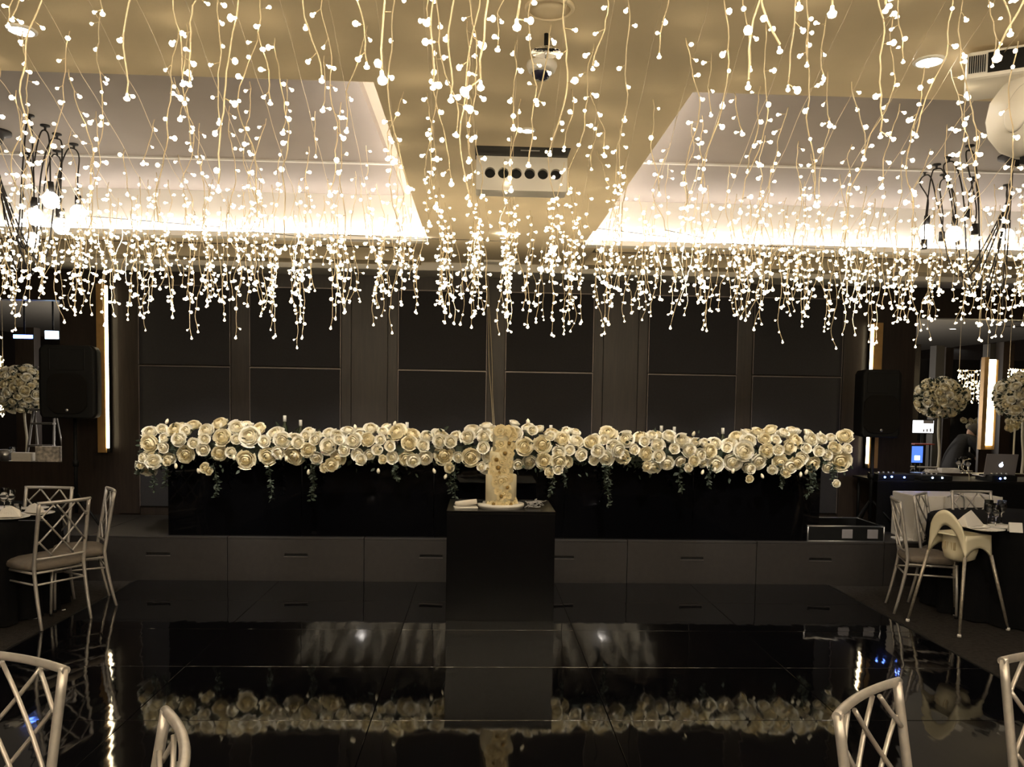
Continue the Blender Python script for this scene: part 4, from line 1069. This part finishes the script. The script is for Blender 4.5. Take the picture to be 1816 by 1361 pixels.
obj('tablet_stand', T([(0, .02, 0), (0, .02, -(q.z-.1))], .012, 8), M_black, t)
q = P(1634, 787, Y=10.2)
t = thing('red_shelf', 'thin red shelf below the white monitor', 'shelf', (q.x, q.y, 0)); obj('shelf_board', B(-.13, .13, -.08, .08, q.z-.012, q.z), M_red, t)
for s in (-1, 1): obj('shelf_leg', T([(s*.11, 0, 0), (s*.11, 0, q.z-.012)], .01, 6), M_black, t)
# gold light bar, pillar and second pillar in the right room
def pillar(px0, px1, Y, label, m_, z1=2.62):
    a_, b2 = P(px0, 700, Y=Y).x, P(px1, 700, Y=Y).x
    o = obj('pillar', B(-(b2-a_)/2, (b2-a_)/2, 0, .18, 0, z1), m_, bevel=.004); o.location = ((a_+b2)/2, Y, 0); tag(o, label, 'pillar', 'pillars of the side room'); return o
M_grey = mat('grey_pillar', (.06, .055, .05), .5, bump=.05)
pillar(1657, 1672, 12.6, 'slim grey pillar above the round topiary in the right opening', M_grey)
pillar(1674, 1688, 12.9, 'dark timber pillar just right of the slim grey one', M_wood)
pillar(1752, 1770, 12.0, 'grey pillar behind the double light bar', M_grey)
pillar(1776, 1796, 11.6, 'broad dark pillar right of the double light bar', M_wood)
pillar(1616, 1630, 12.4, 'dark pillar at the left side of the right opening', M_wood)
pillar(28, 62, 12.4, 'dark timber pillar above the topiary in the left opening', M_wood)
obj_m = B(-1.2, 1.2, 0, .05, 1.1, 2.45)
o = obj('mirror_panel', obj_m, mat('smoky_mirror', (.2, .2, .2), .12, metal=.9, bump=.02)); o.location = (P(1700, 700, Y=13.4).x, 13.4, 0); tag(o, 'smoky grey mirror panel behind the pillars in the right opening', 'mirror')
obj('mirror_foot', B(-1.2, 1.2, .005, .045, 0, 1.1), M_wood, o)
q = P(1756, 715, Y=10.9)
za, zb2 = P(1756, 790, Y=10.9).z, P(1756, 638, Y=10.9).z
t = thing('light_bar', 'gold framed double light bar glowing in the right opening', 'wall light', (q.x, 10.9, za))
hh = zb2-za
obj('gold_side', B(-.12, -.06, -.03, .05, -.06, hh+.03), M_gold, t); obj('light_back', B(-.06, .09, .0, .05, -.06, hh), M_gold, t)
obj('led_tube', B(-.05, -.01, -.02, -.0, 0, hh), M_led, t); obj('led_tube', B(.005, .045, -.02, -.0, 0, hh), M_led, t)
obj('bar_post', B(-.1, .08, .05, .1, -za, hh), M_wood, t)
# dense fairy light clusters further back
def cluster(x0, x1, y0, y1, Y, n, label, seed):
    R_ = random.Random(seed); a_ = P(x0, y0, Y=Y); b2 = P(x1, y1, Y=Y)
    t = thing('fairy_light_cluster', label, 'string light', (a_.x, Y, a_.z), group='distant fairy light clusters')
    bb = bmesh.new(); wb_ = bmesh.new()
    for i in range(n):
        x = R_.uniform(0, b2.x-a_.x); z_ = -(R_.random()**1.2)*(a_.z-b2.z); bulb_geo(bb, (x, R_.uniform(-.05, .05), z_), (R_.uniform(-1, 1), 0, -1), .0085, 5)
    for i in range(10):
        x = (b2.x-a_.x)*i/9; tube(wb_, [(x, 0, 0), (x+.01, 0, b2.z-a_.z+.03)], .002, 4)
    tube(wb_, [(0, 0, 0), (b2.x-a_.x, 0, 0)], .003, 4); tube(wb_, [(0, 0, 0), (0, 0, CZ-.02-a_.z)], .003, 4); tube(wb_, [(b2.x-a_.x, 0, 0), (b2.x-a_.x, 0, CZ-.02-a_.z)], .003, 4)
    o = obj('bulbs', bb, M_bulbdim, t); o['kind'] = 'stuff'; obj('wires', wb_, M_wire, t)
M_bulbdim = mat('fairy_glow_far', (1, .9, .7), .5, emit=(1, .82, .5), estr=8)
cluster(1701, 1747, 657, 716, 11.3, 150, 'dense bright fairy light cluster seen between topiary and light bar', 1)
cluster(1790, 1826, 655, 690, 11.0, 120, 'small fairy light cluster behind the topiary at the right edge', 2)
cluster(-20, 7, 632, 740, 11.3, 140, 'narrow bright fairy light cluster at the left picture edge', 3)
# small bouquets further back
def bouquet(px, py, Y, label, seed):
    q = P(px, py, Y=Y); R_ = random.Random(seed); t = thing('small_bouquet', label, 'flower arrangement', (q.x, q.y, 0), group='small bouquets in the side room')
    obj('stand', T([(0, 0, 0), (0, 0, q.z-.05)], .012, 8), M_stem, t)
    for i in range(16): dup_mesh(R_.choice(ROSES), 'rose', t, (R_.uniform(-.13, .13), R_.uniform(-.05, .05), q.z+R_.uniform(-.06, .05)), face_rot((R_.uniform(-.5, .5), -1, .2), 0), .09)
bouquet(1722, 750, 13.0, 'small ivory bouquet above the bending person', 1)
bouquet(1800, 754, 11.0, 'small ivory bouquet right of the light bar', 2)
# left room: ladder, blue light
q = P(75, 760, Y=9.9)
t = thing('step_ladder', 'grey step ladder under the topiary in the left opening', 'ladder', (q.x+.02, 9.9, 0))
Ht = P(75, 728, Y=9.9).z
for s in (-1, 1):
    obj('stile', T([(s*.21, -.25, 0), (s*.12, 0, Ht)], .014, 6), M_ladder, t); obj('rear_leg', T([(s*.2, .35, 0), (s*.12, .03, Ht)], .011, 6), M_ladder, t)
for k in range(1, 6):
    z_ = Ht*k/5.6; f = z_/Ht; ww = .21-(.09)*f
    obj('tread', B(-ww, ww, -.25*(1-f)-.03, -.25*(1-f)+.05, z_-.012, z_+.012), M_ladder, t)
obj('top_cap', B(-.14, .14, -.05, .08, Ht-.01, Ht+.02), M_ladder, t)
for (x0, x1, y, m_, lb, r) in ((24, 58, 597, M_blue, 'blue glowing ceiling bar at the left of the left opening', .02), (80, 104, 594, M_bluew, 'pale blue glowing light head right of the blue bar', .045)):
    a_, b2 = P(x0, y, Y=9.8), P(x1, y, Y=9.8)
    t = thing('stage_lamp', lb, 'stage light', ((a_.x+b2.x)/2, 9.8, a_.z), group='blue lamps in the left room'); h2 = (b2.x-a_.x)/2
    obj('housing', B(-h2-.01, h2+.01, .0, .06, -r-.01, r+.01), M_black, t); obj('lens', B(-h2, h2, -.006, 0, -r, r), m_, t); obj('hanger', T([(0, .03, r), (0, .03, CZ-.02-a_.z)], .01, 6), M_black, t)

# bending person in black in the right room
def person(px, py, Y):
    hq = P(px, py, Y=Y); t = thing('person', 'person in black clothes bending forward behind the sill, seen through the right opening', 'person', (hq.x-.32, Y, 0))
    def skin(name, nodes, edges_, m_, par, root=0):
        me = bpy.data.meshes.new(name); me.from_pydata([n_[0] for n_ in nodes], edges_, []); me.materials.append(m_)
        o_ = bpy.data.objects.new(name, me); COL.objects.link(o_); o_.parent = par
        sk = o_.modifiers.new('skin', 'SKIN'); sk.use_smooth_shade = True
        for i, n_ in enumerate(nodes):
            v = me.skin_vertices[0].data[i]; v.radius = (n_[1], n_[2] if len(n_) > 2 else n_[1]); v.use_root = (i == root)
        ss = o_.modifiers.new('sub', 'SUBSURF'); ss.levels = 1; ss.render_levels = 2; return o_
    hz_ = hq.z
    N_ = [((0, 0, .93), .14, .11), ((.08, 0, 1.08), .14, .11), ((.17, 0, 1.2), .16, .12), ((.24, 0, hz_-.12), .13, .1), ((.28, 0, hz_-.06), .05),
          ((.22, -.19, hz_-.15), .065), ((.30, -.22, 1.02), .05), ((.45, -.16, .93), .038), ((.22, .19, hz_-.15), .065), ((.30, .22, 1.02), .05), ((.45, .16, .93), .038),
          ((0, -.1, .82), .095), ((.03, -.11, .46), .065), ((-.02, -.11, .08), .045), ((.09, -.11, .04), .038), ((0, .1, .82), .095), ((.0, .11, .46), .065), ((-.06, .11, .08), .045), ((.05, .11, .04), .038)]
    E_ = [(0, 1), (1, 2), (2, 3), (3, 4), (3, 5), (5, 6), (6, 7), (3, 8), (8, 9), (9, 10), (0, 11), (11, 12), (12, 13), (13, 14), (0, 15), (15, 16), (16, 17), (17, 18)]
    skin('body', N_, E_, M_suit, t)
    hd = bmesh.new(); bmesh.ops.create_uvsphere(hd, u_segments=20, v_segments=14, radius=1)
    for v in hd.verts:
        x_, y_, z_ = v.co
        v.co = Vector((x_*.095+(.012 if x_ > .6 and abs(z_) < .3 and abs(y_) < .3 else 0), y_*.072, z_*.115*(1 if z_ > 0 else 1.0)))
    bmesh.ops.transform(hd, matrix=Matrix.Translation((.33, 0, hz_)) @ Matrix.Rotation(radians(50), 4, 'Y'), verts=hd.verts)
    h = obj('head', hd, M_skin, t, smooth=True)
    hr = bmesh.new(); bmesh.ops.create_uvsphere(hr, u_segments=20, v_segments=12, radius=1)
    for v in list(hr.verts):
        if v.co.z < -.55 or (v.co.x > .35 and v.co.z < .55): hr.verts.remove(v)
    for v in hr.verts: v.co = Vector((v.co.x*.104-.006, v.co.y*.08, v.co.z*.124+.004))
    bmesh.ops.transform(hr, matrix=Matrix.Translation((.33, 0, hz_)) @ Matrix.Rotation(radians(50), 4, 'Y'), verts=hr.verts)
    obj('hair', hr, M_hair, t, smooth=True)
    for s in (-1, 1):
        nod = [((.45, s*.16, .93), .03), ((.52, s*.15, .91), .028, .016)]; ed = [(0, 1)]
        for k in range(4):
            b0 = len(nod); y_ = s*.15+(k-1.5)*.018; ln = (.03, .036, .034, .026)[k]
            nod += [((.545, y_, .905), .009), ((.545+ln, y_, .895), .008), ((.545+ln*1.7, y_, .875), .007)]; ed += [(1, b0), (b0, b0+1), (b0+1, b0+2)]
        b0 = len(nod); nod += [((.51, s*.115, .9), .010), ((.54, s*.10, .885), .008)]; ed += [(1, b0), (b0, b0+1)]
        skin('hand', nod, ed, M_skin, t)
    # ears, eyes and nose are part of the head detail
    for s in (-1, 1): obj('ear', trans(L([(0, .008), (.016, .004), (.018, 0), (0, -.004)], 10), Matrix.Translation((.33, s*.072, hz_)) @ Matrix.Rotation(radians(90), 4, 'X')), M_skin, h)
person(1727, 766, 11.4)
